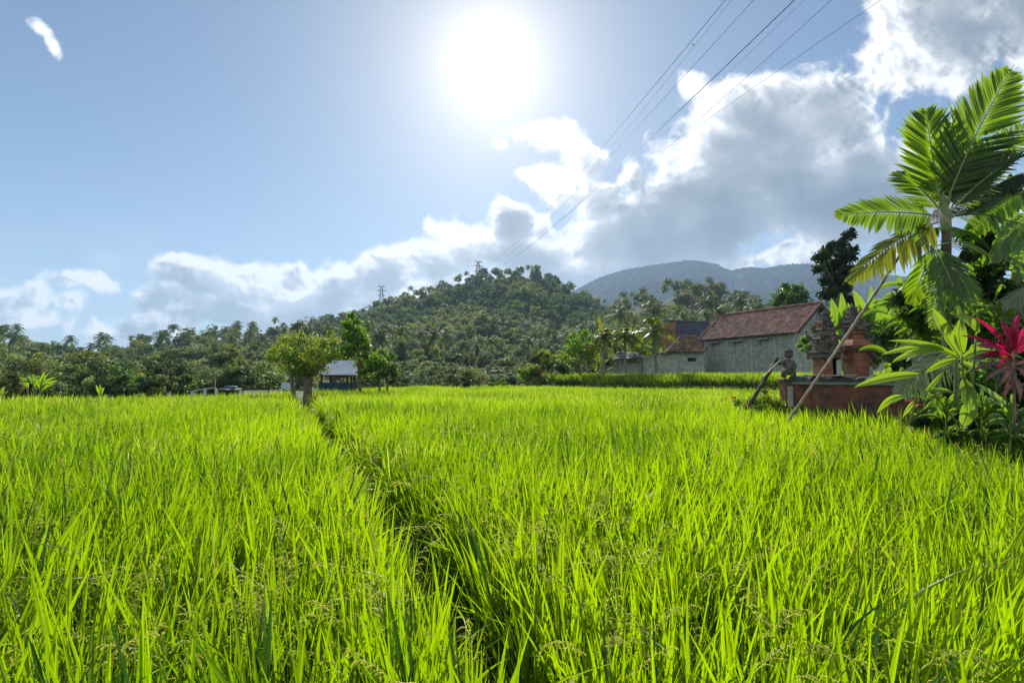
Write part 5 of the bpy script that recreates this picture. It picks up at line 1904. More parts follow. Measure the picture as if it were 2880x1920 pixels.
def bamboo(G, A, B, r0, r1, sag=0.0, seed=0, nseg=14):
    rs = np.random.RandomState(seed)
    A, B = np.asarray(A), np.asarray(B)
    mid = (A + B) / 2 + [0, 0, sag]
    L = bez(A, mid, B, nseg * 4 + 1)
    rr = np.linspace(r0, r1, len(L))
    rr = rr * np.where(np.arange(len(L)) % 4 == 0, 1.22, 1.0)
    L = L + rs.randn(*L.shape) * .002
    tube(G, L, rr, 8)


def poles():
    # long pole leaning up into the palm
    G = Geo(); bamboo(G, at(2214, 1186, 8.9), at(2550, 690, 8.0), .026, .020, -.05, 1, 16)
    A = at(2214, 1186, 8.9)
    o = G.obj('bamboo_pole', M_bamboo, origin=A, smooth=True)
    tag(o, 'long pale bamboo pole leaning from the rice up into the palm', 'pole', 'bamboo props by the shrine wall')
    # the short stout pole and its thin partner, tied at the top
    G = Geo(); bamboo(G, at(2100, 1150, 11.0), at(2176, 1027, 11.7), .040, .034, 0, 2, 6); bamboo(G, at(2172, 1032, 11.7), at(2186, 1010, 11.8), .036, .05, 0, 3, 3)
    o = G.obj('bamboo_pole', M_darkwood, origin=at(2100, 1150, 11.0), smooth=True)
    tag(o, 'short stout dark pole leaning from the rice to the guardian statue', 'pole', 'bamboo props by the shrine wall')
    G = Geo(); bamboo(G, at(2146, 1062, 11.4), at(2194, 1014, 11.65), .022, .018, 0, 4, 5)
    o = G.obj('bamboo_pole', M_bamboo, origin=at(2146, 1062, 11.4), smooth=True)
    tag(o, 'thin pale stick crossing the short dark pole by the statue', 'pole', 'bamboo props by the shrine wall')
    G = Geo(); tube(G, bez(at(1941, 1092, 29.), at(1944, 1070, 29.), at(1957, 1030, 29.), 8), [.03, .028, .026, .024, .022, .02, .016, .01], 6)
    tag(G.obj('stick', M_darkwood, origin=at(1941, 1092, 29.)), 'thin dark stick standing in the rice before the small block house', 'stick')


poles()


def bird(px, py, Y, label, s=1.0, rz=0.6, tilt=.5):
    c = at(px, py, Y)
    r = bpy.data.objects.new('bird', None)
    G = Geo()
    P = np.array([(-.10, 0, .0), (-.05, 0, 0), (0, 0, 0), (.05, 0, .005), (.085, 0, .015), (.115, 0, .012)]) * s
    tube(G, P, np.array([.004, .018, .028, .022, .016, .002]) * s, 8)
    for sg in (-1, 1):
        base = np.array([[.03, 0, .01]]) * s
        strips(G, base, np.array([[-.1, sg * 1.0, .28]]), np.array([[1, 0, 0]]), np.array([[-.35, 0, -.25]]), .19 * s, .07 * s, [1, .9, .6, .05])
    strips(G, np.array([[-.09, 0, 0]]) * s, np.array([[-1.0, 0, 0]]), np.array([[0, 1, 0]]), np.zeros((1, 3)), .07 * s, .045 * s, [.4, .8, 1])
    me = G.mesh('bird', [M_cable])
    o = bpy.data.objects.new('bird', me); COL.objects.link(o)
    o.location = tuple(c); o.rotation_euler = (tilt, -.5, rz); tag(o, label, 'bird')


bird(1950, 126, 26, 'small dark bird flying just below the leftmost cables')
bird(12, 131, 45, 'tiny dark bird at the far upper left of the sky', 1.0, 2.5, .1)
# ------------------------------------------------------------------ trees and plants placed one by one
def px_plant(name, label, cat, base, clusters, Y, leaf, nl, mats, trunks=None, tr=.12, asp=.5, droop=0., up=.5, hollow=.35, group=None, seed=1, zb=None, dY=None, limbs=True, leafname='crown', tname='trunk', bark=None, cgrow=1.35):
    """base: (px, py) of the foot; clusters: (px, py, r px[, depth shift])."""
    rs = np.random.RandomState(seed)
    b = at(base[0], base[1], Y)
    if zb is not None: b[2] = zb
    r = empty(name, b, label, cat, group)
    k = Y / F
    cs = []; cr = []
    for c in clusters:
        d = c[3] if len(c) > 3 else (rs.rand() - .5) * 2 * k * (dY or 45)
        cs.append(at(c[0], c[1], Y + d)); cr.append(c[2] * k * cgrow)
    cs = np.array(cs); cr = np.array(cr)
    if limbs:
        T = Geo()
        for (tx, ty, bx, rr) in (trunks or [(base[0], (base[1] + clusters[0][1]) / 2, base[0], tr)]):
            foot = at(bx, base[1], Y); foot[2] = b[2] - .15
            fork = at(tx, ty, Y)
            tube(T, bez(foot, (foot + fork) / 2 + [rs.randn() * rr * .6, 0, 0], fork, 7), np.linspace(rr * 1.3, rr * .85, 7) * (1 + .1 * rs.randn(7)), 9)
            for i, c in enumerate(cs):
                if rs.rand() < .75:
                    mid = fork * .55 + c * .45 + np.array([0, 0, -.10 * np.linalg.norm(c - fork)]) + rs.randn(3) * .04 * np.linalg.norm(c - fork)
                    tube(T, bez(fork, mid, c, 6), np.linspace(rr * .42, rr * .07, 6), 5)
        T.obj(tname, bark or M_bark, r, smooth=True)
    C = Geo()
    rep = np.maximum((nl * (cr / cr.mean()) ** 2).astype(int), 12)
    for i in range(len(cs)):
        leaf_clouds(C, rs, cs[i:i + 1], cr[i], rep[i], leaf, rs.randint(len(mats)) if len(mats) > 1 else 0, asp, up, hollow, droop=droop)
    C.obj(leafname, mats, r)
    return r


M_mixA = leafmat('leaf_yellowgreen', (0.05, 0.08, 0.014), (0.15, 0.21, 0.03), (0.44, 0.58, 0.03), .5, .5, spec=.25)
M_mixB = leafmat('leaf_freshgreen', (0.035, 0.085, 0.012), (0.10, 0.19, 0.02), (0.27, 0.50, 0.02), .5, .5, spec=.25)
M_glossy = leafmat('leaf_glossy', (0.02, 0.045, 0.016), (0.06, 0.10, 0.035), (0.19, 0.36, 0.035), .44, .45, spec=.25)
M_pinkl = leafmat('leaf_magenta', (0.15, 0.006, 0.03), (0.38, 0.010, 0.08), (0.68, 0.008, 0.10), .45, .4, spec=.3)
M_bronze = leafmat('leaf_bronze', (0.06, 0.02, 0.025), (0.20, 0.11, 0.10), (0.2, 0.04, 0.04), .3, .35, spec=.5)
M_orange = leafmat('leaf_orange', (0.28, 0.06, 0.01), (0.5, 0.22, 0.02), (0.6, 0.25, 0.02), .4, .4)
M_palmleaf = leafmat('palm_leaflet', (0.015, 0.05, 0.010), (0.07, 0.14, 0.016), (0.40, 0.64, 0.010), .52, .38, spec=.4, tdark=.32)
M_palmyel = leafmat('palm_leaflet_yellow', (0.05, 0.10, 0.012), (0.18, 0.21, 0.02), (0.48, 0.52, 0.012), .5, .4, spec=.3, tdark=.35)
M_palmgrey = leafmat('palm_leaflet_pale', (0.06, 0.10, 0.04), (0.20, 0.25, 0.14), (0.2, 0.32, 0.08), .35, .28, spec=.9)
M_banana = leafmat('banana_leaf', (0.03, 0.08, 0.014), (0.09, 0.17, 0.025), (0.36, 0.62, 0.025), .5, .38, spec=.4)
M_ginger = leafmat('ginger_leaf', (0.05, 0.11, 0.014), (0.13, 0.22, 0.02), (0.40, 0.62, 0.015), .5, .32, spec=.5)
M_rachis = roughmat('palm_midrib', (0.16, 0.18, 0.07), (0.28, 0.29, 0.14), 6, .5, .2)
M_crownshaft = roughmat('crownshaft', (0.10, 0.15, 0.05), (0.20, 0.25, 0.10), 4, .5, .2)
M_dryfib = roughmat('dry_fibre', (0.30, 0.27, 0.22), (0.5, 0.46, 0.40), 12, .8, .3)

px_plant('spreading_tree', 'spreading low tree with dark forked trunk and yellow green leaves beyond the rice', 'tree', (864, 1112),
         [(790, 985, 34), (768, 1005, 24), (800, 1030, 28), (825, 955, 30), (850, 1000, 38), (815, 1005, 34), (868, 958, 30), (885, 995, 36), (858, 1030, 34), (905, 965, 26), (922, 1005, 28),
          (902, 1032, 26), (940, 960, 22), (948, 995, 22), (832, 1045, 22), (884, 1048, 20), (768, 985, 16), (846, 940, 16), (800, 955, 20), (930, 935, 14), (870, 1015, 30)],
         24.0, .105, 300, [M_mixA, M_mixA, M_mixB], trunks=[(868, 1058, 864, .19), (820, 1058, 842, .10)], zb=0.0, seed=4, dY=60)
px_plant('pointed_tree', 'tall pointed tree with large fresh green leaves beside the zinc roofed hut', 'tree', (1016, 1092),
         [(988, 886, 15), (980, 912, 22), (1002, 905, 14), (1000, 930, 26), (982, 945, 24), (1018, 950, 24), (1002, 975, 26), (1032, 978, 18), (1028, 1002, 18), (984, 985, 22), (972, 1003, 16), (1014, 1022, 18),
          (1022, 1045, 16), (960, 985, 18), (1030, 1060, 14)],
         28.5, .17, 165, [M_mixB], trunks=[(1010, 1000, 1016, .09)], zb=.2, seed=5, asp=.6, dY=30)
px_plant('rounded_tree', 'dark rounded bushy tree with sunlit rim right of the zinc roofed hut', 'tree', (1078, 1094),
         [(1075, 988, 18), (1056, 1003, 22), (1096, 1003, 18), (1072, 1020, 30), (1047, 1035, 22), (1104, 1032, 22), (1086, 1048, 24), (1060, 1058, 20), (1110, 1052, 16), (1034, 1050, 14), (1040, 1015, 14), (1078, 1000, 20)],
         29.5, .14, 240, [M_mixB, M_glossy, M_mixB], trunks=[(1066, 1062, 1064, .07), (1088, 1062, 1094, .06)], zb=.2, seed=6, dY=45)


def rand_cl(cx, cy, rx, ry, n, r, rs):
    out = []
    for i in range(n):
        a = rs.rand() * 2 * PI; q = rs.rand() ** .5
        out.append((cx + rx * q * math.cos(a), cy + ry * q * math.sin(a), r * (.7 + .6 * rs.rand())))
    return out


rp = np.random.RandomState(12)
def bushes(items, name, labels, cat, group, mats, leaf, nl, trunk=False, **kw):
    for i, (cx, cy, rx, ry, Y, n) in enumerate(items):
        lab = labels if isinstance(labels, str) else labels[i]
        m = mats if not isinstance(mats[0], list) else mats[i % len(mats)]
        px_plant(name, lab, cat, (cx, cy + ry * 1.1), rand_cl(cx, cy, rx * .85, ry * .85, int(n * 1.3), min(rx, ry) * .45, rp), Y, leaf, nl, m, tr=.04, group=group, seed=int(abs(cx)), dY=rx * .7,
                 leafname='foliage', tname='stem', **kw)


# hedge-like shrubs right behind the left rice edge
items = [(-90 + 50 * q + rp.rand() * 26, 1092 - rp.rand() * 12, 52 + rp.rand() * 20, 30 + rp.rand() * 14, 30 + rp.rand() * 12, 13) for q in range(15)] + \
        [(-80 + 62 * q + rp.rand() * 30, 1066 - rp.rand() * 14, 60 + rp.rand() * 22, 40 + rp.rand() * 16, 44 + rp.rand() * 7, 14) for q in range(14)]
for q, it in enumerate(items):
    if it[0] > 560 and it[4] < 43: it = (it[0], it[1] + 4, it[2], it[3] * .5, 46, it[5])
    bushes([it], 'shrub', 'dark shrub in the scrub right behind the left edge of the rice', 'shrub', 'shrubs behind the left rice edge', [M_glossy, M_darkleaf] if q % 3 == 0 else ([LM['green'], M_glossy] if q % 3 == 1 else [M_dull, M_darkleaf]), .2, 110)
# shrubs of the middle distance
bushes([(1125, 1082, 22, 12, 36, 6)], 'shrub', 'small pale green weed bush right of the rounded tree', 'shrub', None, [M_dull], .12, 90)
bushes([(1262, 1068, 40, 24, 42, 10), (1330, 1058, 40, 34, 44, 10), (1302, 1078, 24, 20, 40, 7), (1390, 1076, 46, 12, 46, 8)], 'shrub',
       ['dull grey green shrub, leftmost of the clump at the middle of the rice edge', 'tallest grey green shrub of the clump at the middle of the rice edge',
        'small dark shrub in front of the clump at the middle of the rice edge', 'low creeping green shrub just right of the clump at the middle of the rice edge'], 'shrub', None,
       [[M_dull], [M_dull], [M_darkleaf], [M_mixB]], .15, 110)
bushes([(1478, 1052, 30, 30, 49, 8), (1512, 1045, 24, 34, 49, 8), (1560, 1045, 40, 40, 50, 11), (1500, 1005, 26, 18, 52, 6), (1545, 1003, 34, 26, 51, 8)], 'shrub',
       ['fresh green shrub left of the yellowing one before the raised rice', 'yellowing orange tinted shrub near the end of the raised rice', 'dark dense shrub just left of the raised rice end',
        'pale topped shrub above the yellowing one', 'olive shrub with lit top above the dark one by the raised rice'], 'shrub', None,
       [[M_mixB], [M_palmyel], [M_darkleaf], [M_dull], [M_mixA]], .2, 110)
px_plant('leafy_tree', 'broad sunlit light green tree left of the three young coconut palms', 'tree', (1628, 1062),
         [(1600, 990, 30), (1625, 965, 32), (1655, 950, 28), (1640, 985, 36), (1672, 980, 30), (1610, 1020, 26), (1660, 1012, 28), (1690, 960, 24), (1585, 1005, 20), (1645, 935, 18), (1680, 1020, 22), (1612, 945, 16)],
         47, .26, 170, [M_mixA, M_mixB, M_mixB], trunks=[(1630, 1020, 1628, .10), (1655, 1020, 1668, .08)], zb=.9, seed=8, dY=45)
px_plant('leafy_tree', 'pale speckled leafy tree behind the young coconut palms', 'tree', (1790, 1060),
         [(1780, 960, 30), (1800, 985, 30), (1770, 1000, 26), (1730, 975, 28), (1740, 1005, 24), (1812, 955, 24), (1760, 930, 22), (1800, 930, 18), (1720, 945, 20)],
         53, .26, 170, [M_dull, M_glossy, M_mixA], trunks=[(1780, 1020, 1785, .10)], zb=.9, seed=9, dY=40)
px_plant('banana_plant', 'slim bright banana plant before the orange brick building', 'banana plant', (1832, 1050), [(1830, 1000, 10), (1834, 980, 8), (1828, 1018, 9)], 50.5, .35, 40, [M_ginger], tr=.06, zb=.9, seed=10, leafname='leaves', tname='stem', droop=.6)


def young_palm(px, crown, top, Y, fl, seed, label, yellow=False):
    T, C = palm_geo(seed, H=at(px, crown, Y)[2] - .9, nf=17, fl=fl, npair=30, ll=.62 * fl / 2.2, lw=.075, tr=.13, lean=.12, elev=(84, -30), prof=[.6, 1, .7, .08])
    r = empty('coconut_palm', (at(px, 1000, Y)[0], Y, .9), label, 'palm tree')
    for n_, g, m in (('trunk', T, M_palmbark), ('crown', C, M_mixA if yellow else leafmat('coconut_leaf', (0.035, 0.06, 0.014), (0.13, 0.17, 0.03), (0.34, 0.44, 0.035), .45, .35, spec=.6))):
        o = bpy.data.objects.new(n_, g.mesh(n_, [m])); COL.objects.link(o); o.parent = r
    return r


young_palm(1697, 945, 888, 45.5, 1.55, 21, 'smallest young coconut palm with a yellow upright frond, leftmost of the three', False)
G = Geo(); frond(G, bez(at(1697, 945, 45), at(1688, 915, 45), at(1684, 888, 45), 8), 18, .35, .07, 0, 0, .02, up=(0, -1, 0), rs=np.random.RandomState(3))
yf = G.obj('frond', [M_palmyel]); yp = [o for o in bpy.data.objects if o.name.startswith('coconut_palm') and str(o.get('label', '')).startswith('smallest young')][0]
yf.parent = yp; yf.matrix_parent_inverse = Matrix.Translation(yp.location).inverted()
young_palm(1757, 945, 885, 45.0, 1.9, 22, 'young coconut palm in the middle of the three before the houses')
young_palm(1845, 932, 842, 44.0, 2.6, 23, 'largest young coconut palm with arching fronds, before the brick building')

# trees by the block house
px_plant('dark_tree', 'dark leathery leaved tree rising against the sky behind the block house gable', 'tree', (2350, 900),
         [(2386, 662, 18), (2362, 690, 26), (2336, 702, 24), (2310, 722, 22), (2376, 722, 30), (2340, 748, 32), (2300, 758, 16), (2386, 762, 28), (2350, 788, 28), (2322, 788, 20), (2402, 700, 14), (2394, 648, 10), (2370, 808, 24), (2330, 825, 26), (2380, 845, 26)],
         37, .24, 420, [M_darkleaf], trunks=[(2350, 800, 2350, .2)], zb=1.0, seed=14, asp=.55, dY=40)
px_plant('round_tree', 'dense round green tree behind the ridge of the block house', 'tree', (2225, 1000),
         [(2225, 818, 26), (2196, 832, 24), (2256, 832, 24), (2225, 848, 32), (2186, 852, 16), (2266, 852, 18), (2210, 806, 14), (2242, 808, 16), (2228, 880, 30), (2200, 880, 22), (2256, 880, 22)],
         62, .38, 230, [leafmat('leaf_roundtree', (0.025, 0.06, 0.014), (0.07, 0.13, 0.03), (0.14, 0.28, 0.03), .42, .4)], trunks=[(2225, 920, 2225, .25)], zb=1.0, seed=15, dY=40)


def bigleaf(G, P0, P1, P2, w, mat=0, nv=(0.1, -1, .35), fold=.3, var=.5, n=10, prof=None, petiole=0.0):
    L = bez(P0, P1, P2, n); tan = nrm(np.gradient(L, axis=0))
    nv = np.broadcast_to(np.asarray(nv, float), L.shape)
    sd = nrm(np.cross(tan, nv)); nn = nrm(np.cross(sd, tan))
    t = np.linspace(0, 1, n)
    pr = (np.sin(PI * np.clip(t * .97 + .03, 0, 1) ** .85) ** .75) if prof is None else np.interp(t, np.linspace(0, 1, len(prof)), prof)
    hw = (w / 2 * np.maximum(pr, .03))[:, None]
    cols = [(-1, fold), (-.5, fold * .42), (0, 0), (.5, fold * .42), (1, fold)]
    V = np.stack([L + sd * hw * c - nn * hw * f * -1 for c, f in cols], 1)
    k = G.verts(V.reshape(-1, 3), np.full(n * 5, var)); I = k + np.arange(n * 5).reshape(n, 5)
    G.quads(np.stack([I[:-1, :-1], I[:-1, 1:], I[1:, 1:], I[1:, :-1]], -1), mat)
    tube(G, L - nn * .003, np.linspace(max(w * .035, .004), .002, n), 5, mat, min(1, var + .3))


def leaf_plant(name, label, cat, base, leaves, Y, mats, stems=(), group=None, zb=None, stemmat=None, jit=.35, seed=0, fold=.3):
    rs = np.random.RandomState(seed)
    b = at(base[0], base[1], Y)
    if zb is not None: b[2] = zb
    r = empty(name, b, label, cat, group)
    for lf in leaves:
        x0, y0, x1, y1, x2, y2, w = lf[:7]; m = lf[7] if len(lf) > 7 else 0
        d = (rs.rand() - .5) * jit
        G = Geo(); bigleaf(G, at(x0, y0, Y), at(x1, y1, Y - .05 + d * .5), at(x2, y2, Y + d), w * 1.15 * Y / F, 0, (rs.randn() * .35, -1, .35 + .3 * rs.rand()), fold, .3 + .6 * rs.rand())
        G.obj('leaf', mats[m], r, smooth=True)
    for st in stems:
        G = Geo(); tube(G, bez(at(st[0], st[1], Y), at((st[0] + st[2]) / 2 + 3, (st[1] + st[3]) / 2, Y), at(st[2], st[3], Y), 8), np.linspace(st[4], st[4] * .6, 8) * Y / F, 7)
        G.obj('stem', stemmat or M_culm, r, smooth=True)
    return r


# banana plants behind the shrine pillars
leaf_plant('banana_plant', 'tall banana plant with bright hanging leaf rising between the shrine pillars', 'banana plant', (2372, 1040),
           [(2365, 965, 2350, 900, 2338, 838, 26), (2368, 960, 2372, 890, 2366, 822, 24), (2370, 930, 2385, 870, 2352, 935, 30, 1), (2372, 900, 2392, 845, 2376, 925, 26, 1), (2375, 955, 2396, 900, 2384, 850, 22)],
           20, [M_banana, M_ginger], [(2370, 1040, 2368, 930, 9)], zb=.8, seed=1, stemmat=M_crownshaft)
leaf_plant('banana_plant', 'banana plant with broad lit leaves behind the brick shrine pillar', 'banana plant', (2440, 1040),
           [(2435, 940, 2425, 870, 2398, 815, 34, 1), (2438, 930, 2452, 860, 2420, 880, 30, 1), (2440, 930, 2470, 860, 2500, 830, 28), (2440, 935, 2480, 900, 2505, 880, 24, 1), (2436, 930, 2446, 860, 2450, 800, 26), (2442, 940, 2460, 890, 2462, 930, 20, 1)],
           19, [M_banana, M_ginger], [(2440, 1040, 2437, 930, 9)], zb=.8, seed=2, stemmat=M_crownshaft)
bushes([(2272, 975, 30, 24, 21, 8), (2305, 920, 22, 26, 22, 6)], 'shrub', ['bright leaved shrub beside the dark side wall of the block house', 'small bush of mixed leaves behind the carved stone pillar'], 'shrub', None, [[M_mixB], [M_dull]], .11, 120)
bushes([(2500, 950, 70, 60, 18, 16), (2600, 890, 80, 70, 16, 18), (2560, 1010, 70, 50, 14.5, 16), (2720, 850, 80, 70, 14, 18), (2850, 880, 80, 90, 12.5, 18), (2690, 1000, 80, 60, 12, 16),
        (2830, 1040, 80, 70, 10.5, 16), (2760, 1150, 80, 60, 9.2, 16), (2880, 1170, 70, 80, 8.4, 16), (2640, 1130, 60, 50, 9.6, 14), (2960, 900, 90, 90, 11, 16), (2980, 1080, 90, 90, 8.6, 16), (2440, 1010, 40, 36, 17, 8)],
       'shrub', ['dense dark shrub just right of the brick shrine pillar', 'tall leafy bush below the left frond of the palm', 'glossy dark shrub rising behind the red wall', 'leafy bush around the trunk of the feather palm',
                 'dark shrub behind the magenta plant', 'shrub behind the broad bright green leaves', 'dark shrub under the magenta plant', 'low shadowy bush beneath the broad bright leaves',
                 'dark bush at the right frame edge under the magenta plant', 'bush at the hidden right end of the red wall', 'tall dark bush at the right frame edge above the magenta plant',
                 'lowest dark bush at the right frame edge', 'small glossy shrub low behind the brick shrine pillar'], 'shrub', None,
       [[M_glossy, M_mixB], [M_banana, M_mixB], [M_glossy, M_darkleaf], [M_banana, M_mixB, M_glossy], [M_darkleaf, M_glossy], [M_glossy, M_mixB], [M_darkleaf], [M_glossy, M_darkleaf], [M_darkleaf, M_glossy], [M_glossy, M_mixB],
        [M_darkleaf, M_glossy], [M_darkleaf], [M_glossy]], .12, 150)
fr_items = [(2640, 960, 34, 50, 8.75), (2720, 810, 60, 56, 8.8), (2615, 905, 56, 50, 8.6), (2745, 905, 62, 60, 8.4), (2795, 800, 60, 56, 8.8), (2860, 740, 50, 50, 9.2), (2775, 725, 56, 40, 9.3), (2565, 860, 50, 55, 9.0),
            (2700, 965, 60, 50, 7.9), (2640, 1045, 52, 42, 7.8), (2700, 1120, 62, 50, 7.7), (2785, 1060, 52, 52, 7.4), (2800, 1185, 70, 52, 7.2), (2620, 1185, 52, 34, 7.8), (2710, 1225, 62, 36, 7.0), (2870, 1250, 60, 50, 6.6), (2880, 960, 60, 60, 7.9), (2900, 1120, 50, 70, 7.3)]
fl_ = ['leafy shrub behind the lower palm trunk', 'leafy shrub right of the palm trunk at mid height', 'shrub left of the ginger plant, over the red wall', 'shrub between the ginger plant and the magenta plant',
       'shrub under the torn banana leaves', 'shrub high at the right frame edge by the pavilion roof', 'shrub just below the gap of sky right of the palm', 'shrub left of the young drooping palm', 'shrub at the centre of the ginger leaves',
       'shrub at the top of the red wall end', 'shrub below the ginger stems', 'shrub left below the magenta leaves', 'dark shrub low between ginger and magenta plant', 'low shrub beside the red croton', 'lowest shrub touching the rice under the ginger plant',
       'dark shrub at the corner where rice meets the right frame edge', 'shrub behind the magenta leaves at the frame edge', 'shrub around the magenta plant stem']
for q, (cx, cy, rx, ry, Y) in enumerate(fr_items):
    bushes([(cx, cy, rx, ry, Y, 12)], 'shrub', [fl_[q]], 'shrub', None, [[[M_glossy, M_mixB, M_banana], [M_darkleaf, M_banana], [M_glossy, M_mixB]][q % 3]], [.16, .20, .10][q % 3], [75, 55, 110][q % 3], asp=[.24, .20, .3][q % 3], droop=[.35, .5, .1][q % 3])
# a few broader leaves through the shrubbery
rq = np.random.RandomState(31)
bl = []
for q in range(44):
    x0, y0 = 2480 + 380 * rq.rand(), 780 + 330 * rq.rand(); a = rq.rand() * 2 * PI; l = 45 + 55 * rq.rand()
    bl.append((x0, y0, x0 + l * .5 * math.cos(a), y0 - 24 + l * .5 * math.sin(a) * .6, x0 + l * math.cos(a), y0 + l * .7 * math.sin(a), 10 + 12 * rq.rand(), int(rq.rand() * 2)))
leaf_plant('tropical_plant', 'scattered long leaved plant growing through the shrubbery under the palm', 'plant', (2660, 1120), bl, 10.0, [M_banana, M_ginger], [(2660, 1120, 2650, 900, 4), (2700, 1120, 2730, 880, 4), (2600, 1110, 2560, 900, 4)], zb=.7, jit=2.4, seed=5)


def palm_main():
    Y = 8.0
    r = empty('feather_palm', at(2660, 1150, Y), 'feather palm with big backlit arching fronds at the right edge', 'palm tree')
    r.location.z = .7
    G = Geo(); tube(G, bez(at(2668, 1160, Y), at(2650, 880, Y), at(2664, 640, Y), 14), np.linspace(.085, .062, 14) * (1 + .06 * (np.arange(14) % 2)), 10)
    G.obj('trunk', M_bark, r, smooth=True)
    G = Geo(); tube(G, bez(at(2663, 660, Y), at(2656, 600, Y), at(2650, 545, Y), 8), [.064, .072, .076, .072, .064, .05, .04, .025], 10)
    G.obj('crownshaft', M_crownshaft, r, smooth=True)
    fr = [  # p0, p1, p2, leaflet px, pairs, up, droop, ang, vee, mat, dY(mid, tip), width px
        ((2645, 575), (2622, 440), (2602, 305), 132, 36, (0, -1, .1), .05, 62, .05, 0, (.0, -.1), 12),
        ((2662, 570), (2725, 400), (2852, 182), 142, 46, (0, -1, .1), .08, 60, .05, 0, (-.2, -.2), 13),
        ((2668, 570), (2700, 470), (2732, 345), 132, 34, (.3, -1, .1), .08, 58, .05, 0, (.3, .7), 13),
        ((2655, 570), (2660, 450), (2690, 360), 125, 32, (-.3, -1, .1), .08, 58, .05, 0, (.5, 1.0), 13),
        ((2640, 608), (2520, 586), (2336, 606), 86, 30, (0, -1, .35), .12, 62, .0, 0, (-.1, -.3), 13),
        ((2640, 625), (2540, 645), (2368, 800), 78, 32, (0, -.7, .7), .5, 56, -.1, 1, (-.1, -.4), 12),
        ((2672, 600), (2770, 480), (2905, 430), 84, 38, (0, -.5, 1), .12, 62, .35, 2, (-.1, -.5), 9),
        ((2668, 620), (2740, 560), (2880, 520), 66, 30, (0, -.4, 1), .3, 60, .2, 2, (.3, .8), 10),
        ((2662, 590), (2700, 480), (2800, 400), 96, 28, (0, -1, .3), .2, 56, .1, 0, (.5, 1.2), 12),
        ((2655, 640), (2580, 640), (2510, 720), 66, 24, (0, -.5, .8), .5, 56, 0, 0, (.4, .8), 11),
        ((2672, 590), (2770, 430), (2905, 345), 96, 36, (0, -1, .4), .12, 58, .1, 0, (.4, .9), 12),
        ((2668, 612), (2770, 585), (2885, 640), 80, 30, (0, -.8, .6), .3, 58, .0, 0, (.5, 1.0), 12),
        ((2650, 600), (2590, 520), (2520, 480), 84, 26, (0, -1, .3), .2, 58, .0, 0, (.3, .6), 12),
        ((2672, 640), (2730, 640), (2790, 720), 66, 24, (0, -.5, .8), .5, 56, 0, 2, (.4, .8), 11),
    ]
    rs = np.random.RandomState(8)
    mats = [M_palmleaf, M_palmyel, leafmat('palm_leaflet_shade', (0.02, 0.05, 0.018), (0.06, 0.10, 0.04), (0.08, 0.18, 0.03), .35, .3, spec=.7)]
    for p0, p1, p2, lp, npair, up, dr, ang, vee, m, dY, w in fr:
        P = bez(at(*p0, Y), at(*p1, Y + dY[0]), at(*p2, Y + dY[1]), 14)
        G = Geo()
        frond(G, P, npair, lp * Y / F, w * Y / F * .95, 0, 1, .016, up=up, droop=dr, ang=ang, vee=vee, prof=[.25, .9, 1, .85, .08], fold=.3, rs=rs, jitter=.05)
        G.obj('frond', [mats[m], M_rachis], r)
    G = Geo()
    n = 46
    b = np.repeat(at(2636, 592, Y - .12)[None], n, 0) + rs.randn(n, 3) * .02
    d = nrm(np.stack([rs.randn(n) * .45 - .25, -.2 + rs.randn(n) * .2, -.7 * np.ones(n)], -1))
    strips(G, b, d, np.cross(d, [0, 1, 0]), np.stack([d[:, 0] * .1, d[:, 1] * 0, -.3 * np.ones(n)], -1), .16 + .16 * rs.rand(n), .010, [1, .8, .5, .1])
    G.obj('dry_flower_stalk', M_dryfib, r)


palm_main()


def frond_plant(name, label, cat, base, Y, fr, mats, zb=.7, seed=0, group=None):
    rs = np.random.RandomState(seed)
    b = at(base[0], base[1], Y); b[2] = zb
    r = empty(name, b, label, cat, group)
    for p0, p1, p2, lp, npair, up, dr, ang, vee, m, dY, w in fr:
        P = bez(at(*p0, Y), at(*p1, Y + dY[0]), at(*p2, Y + dY[1]), 12)
        G = Geo(); frond(G, P, npair, lp * Y / F, w * Y / F, 0, 1, .012, up=up, droop=dr, ang=ang, vee=vee, prof=[.3, .9, 1, .8, .06], fold=.25, rs=rs, jitter=.06)
        G.obj('frond', [mats[m], M_rachis], r)
    G = Geo(); tube(G, bez(at(base[0], base[1] + 30, Y), at(base[0], (base[1] + fr[0][0][1]) / 2, Y), at(*fr[0][0], Y), 8), np.linspace(.035, .02, 8), 7)
    G.obj('stem', M_crownshaft, r, smooth=True)
    return r


frond_plant('feather_palm', 'young feather palm with drooping ferny fronds below the big one', 'palm tree', (2660, 1060), 7.75,
            [((2618, 690), (2665, 740), (2712, 905), 72, 26, (0, -1, .3), .12, 62, .0, 0, (-.2, -.4), 8),
             ((2622, 700), (2600, 760), (2560, 860), 60, 22, (0, -1, .3), .3, 58, .0, 0, (.1, .2), 7),
             ((2640, 690), (2720, 660), (2790, 720), 60, 22, (0, -.7, .7), .3, 55, .0, 1, (.2, .5), 7),
             ((2640, 700), (2700, 760), (2740, 860), 70, 24, (0, -1, .3), .2, 60, .0, 0, (-.2, -.4), 8),
             ((2630, 720), (2640, 820), (2620, 930), 60, 22, (0, -1, .3), .2, 60, .0, 0, (-.3, -.5), 7),
             ((2610, 690), (2560, 650), (2600, 640), 40, 14, (0, -1, .3), .1, 55, .0, 0, (-.1, -.2), 7)], [M_palmleaf, M_glossy], seed=3)
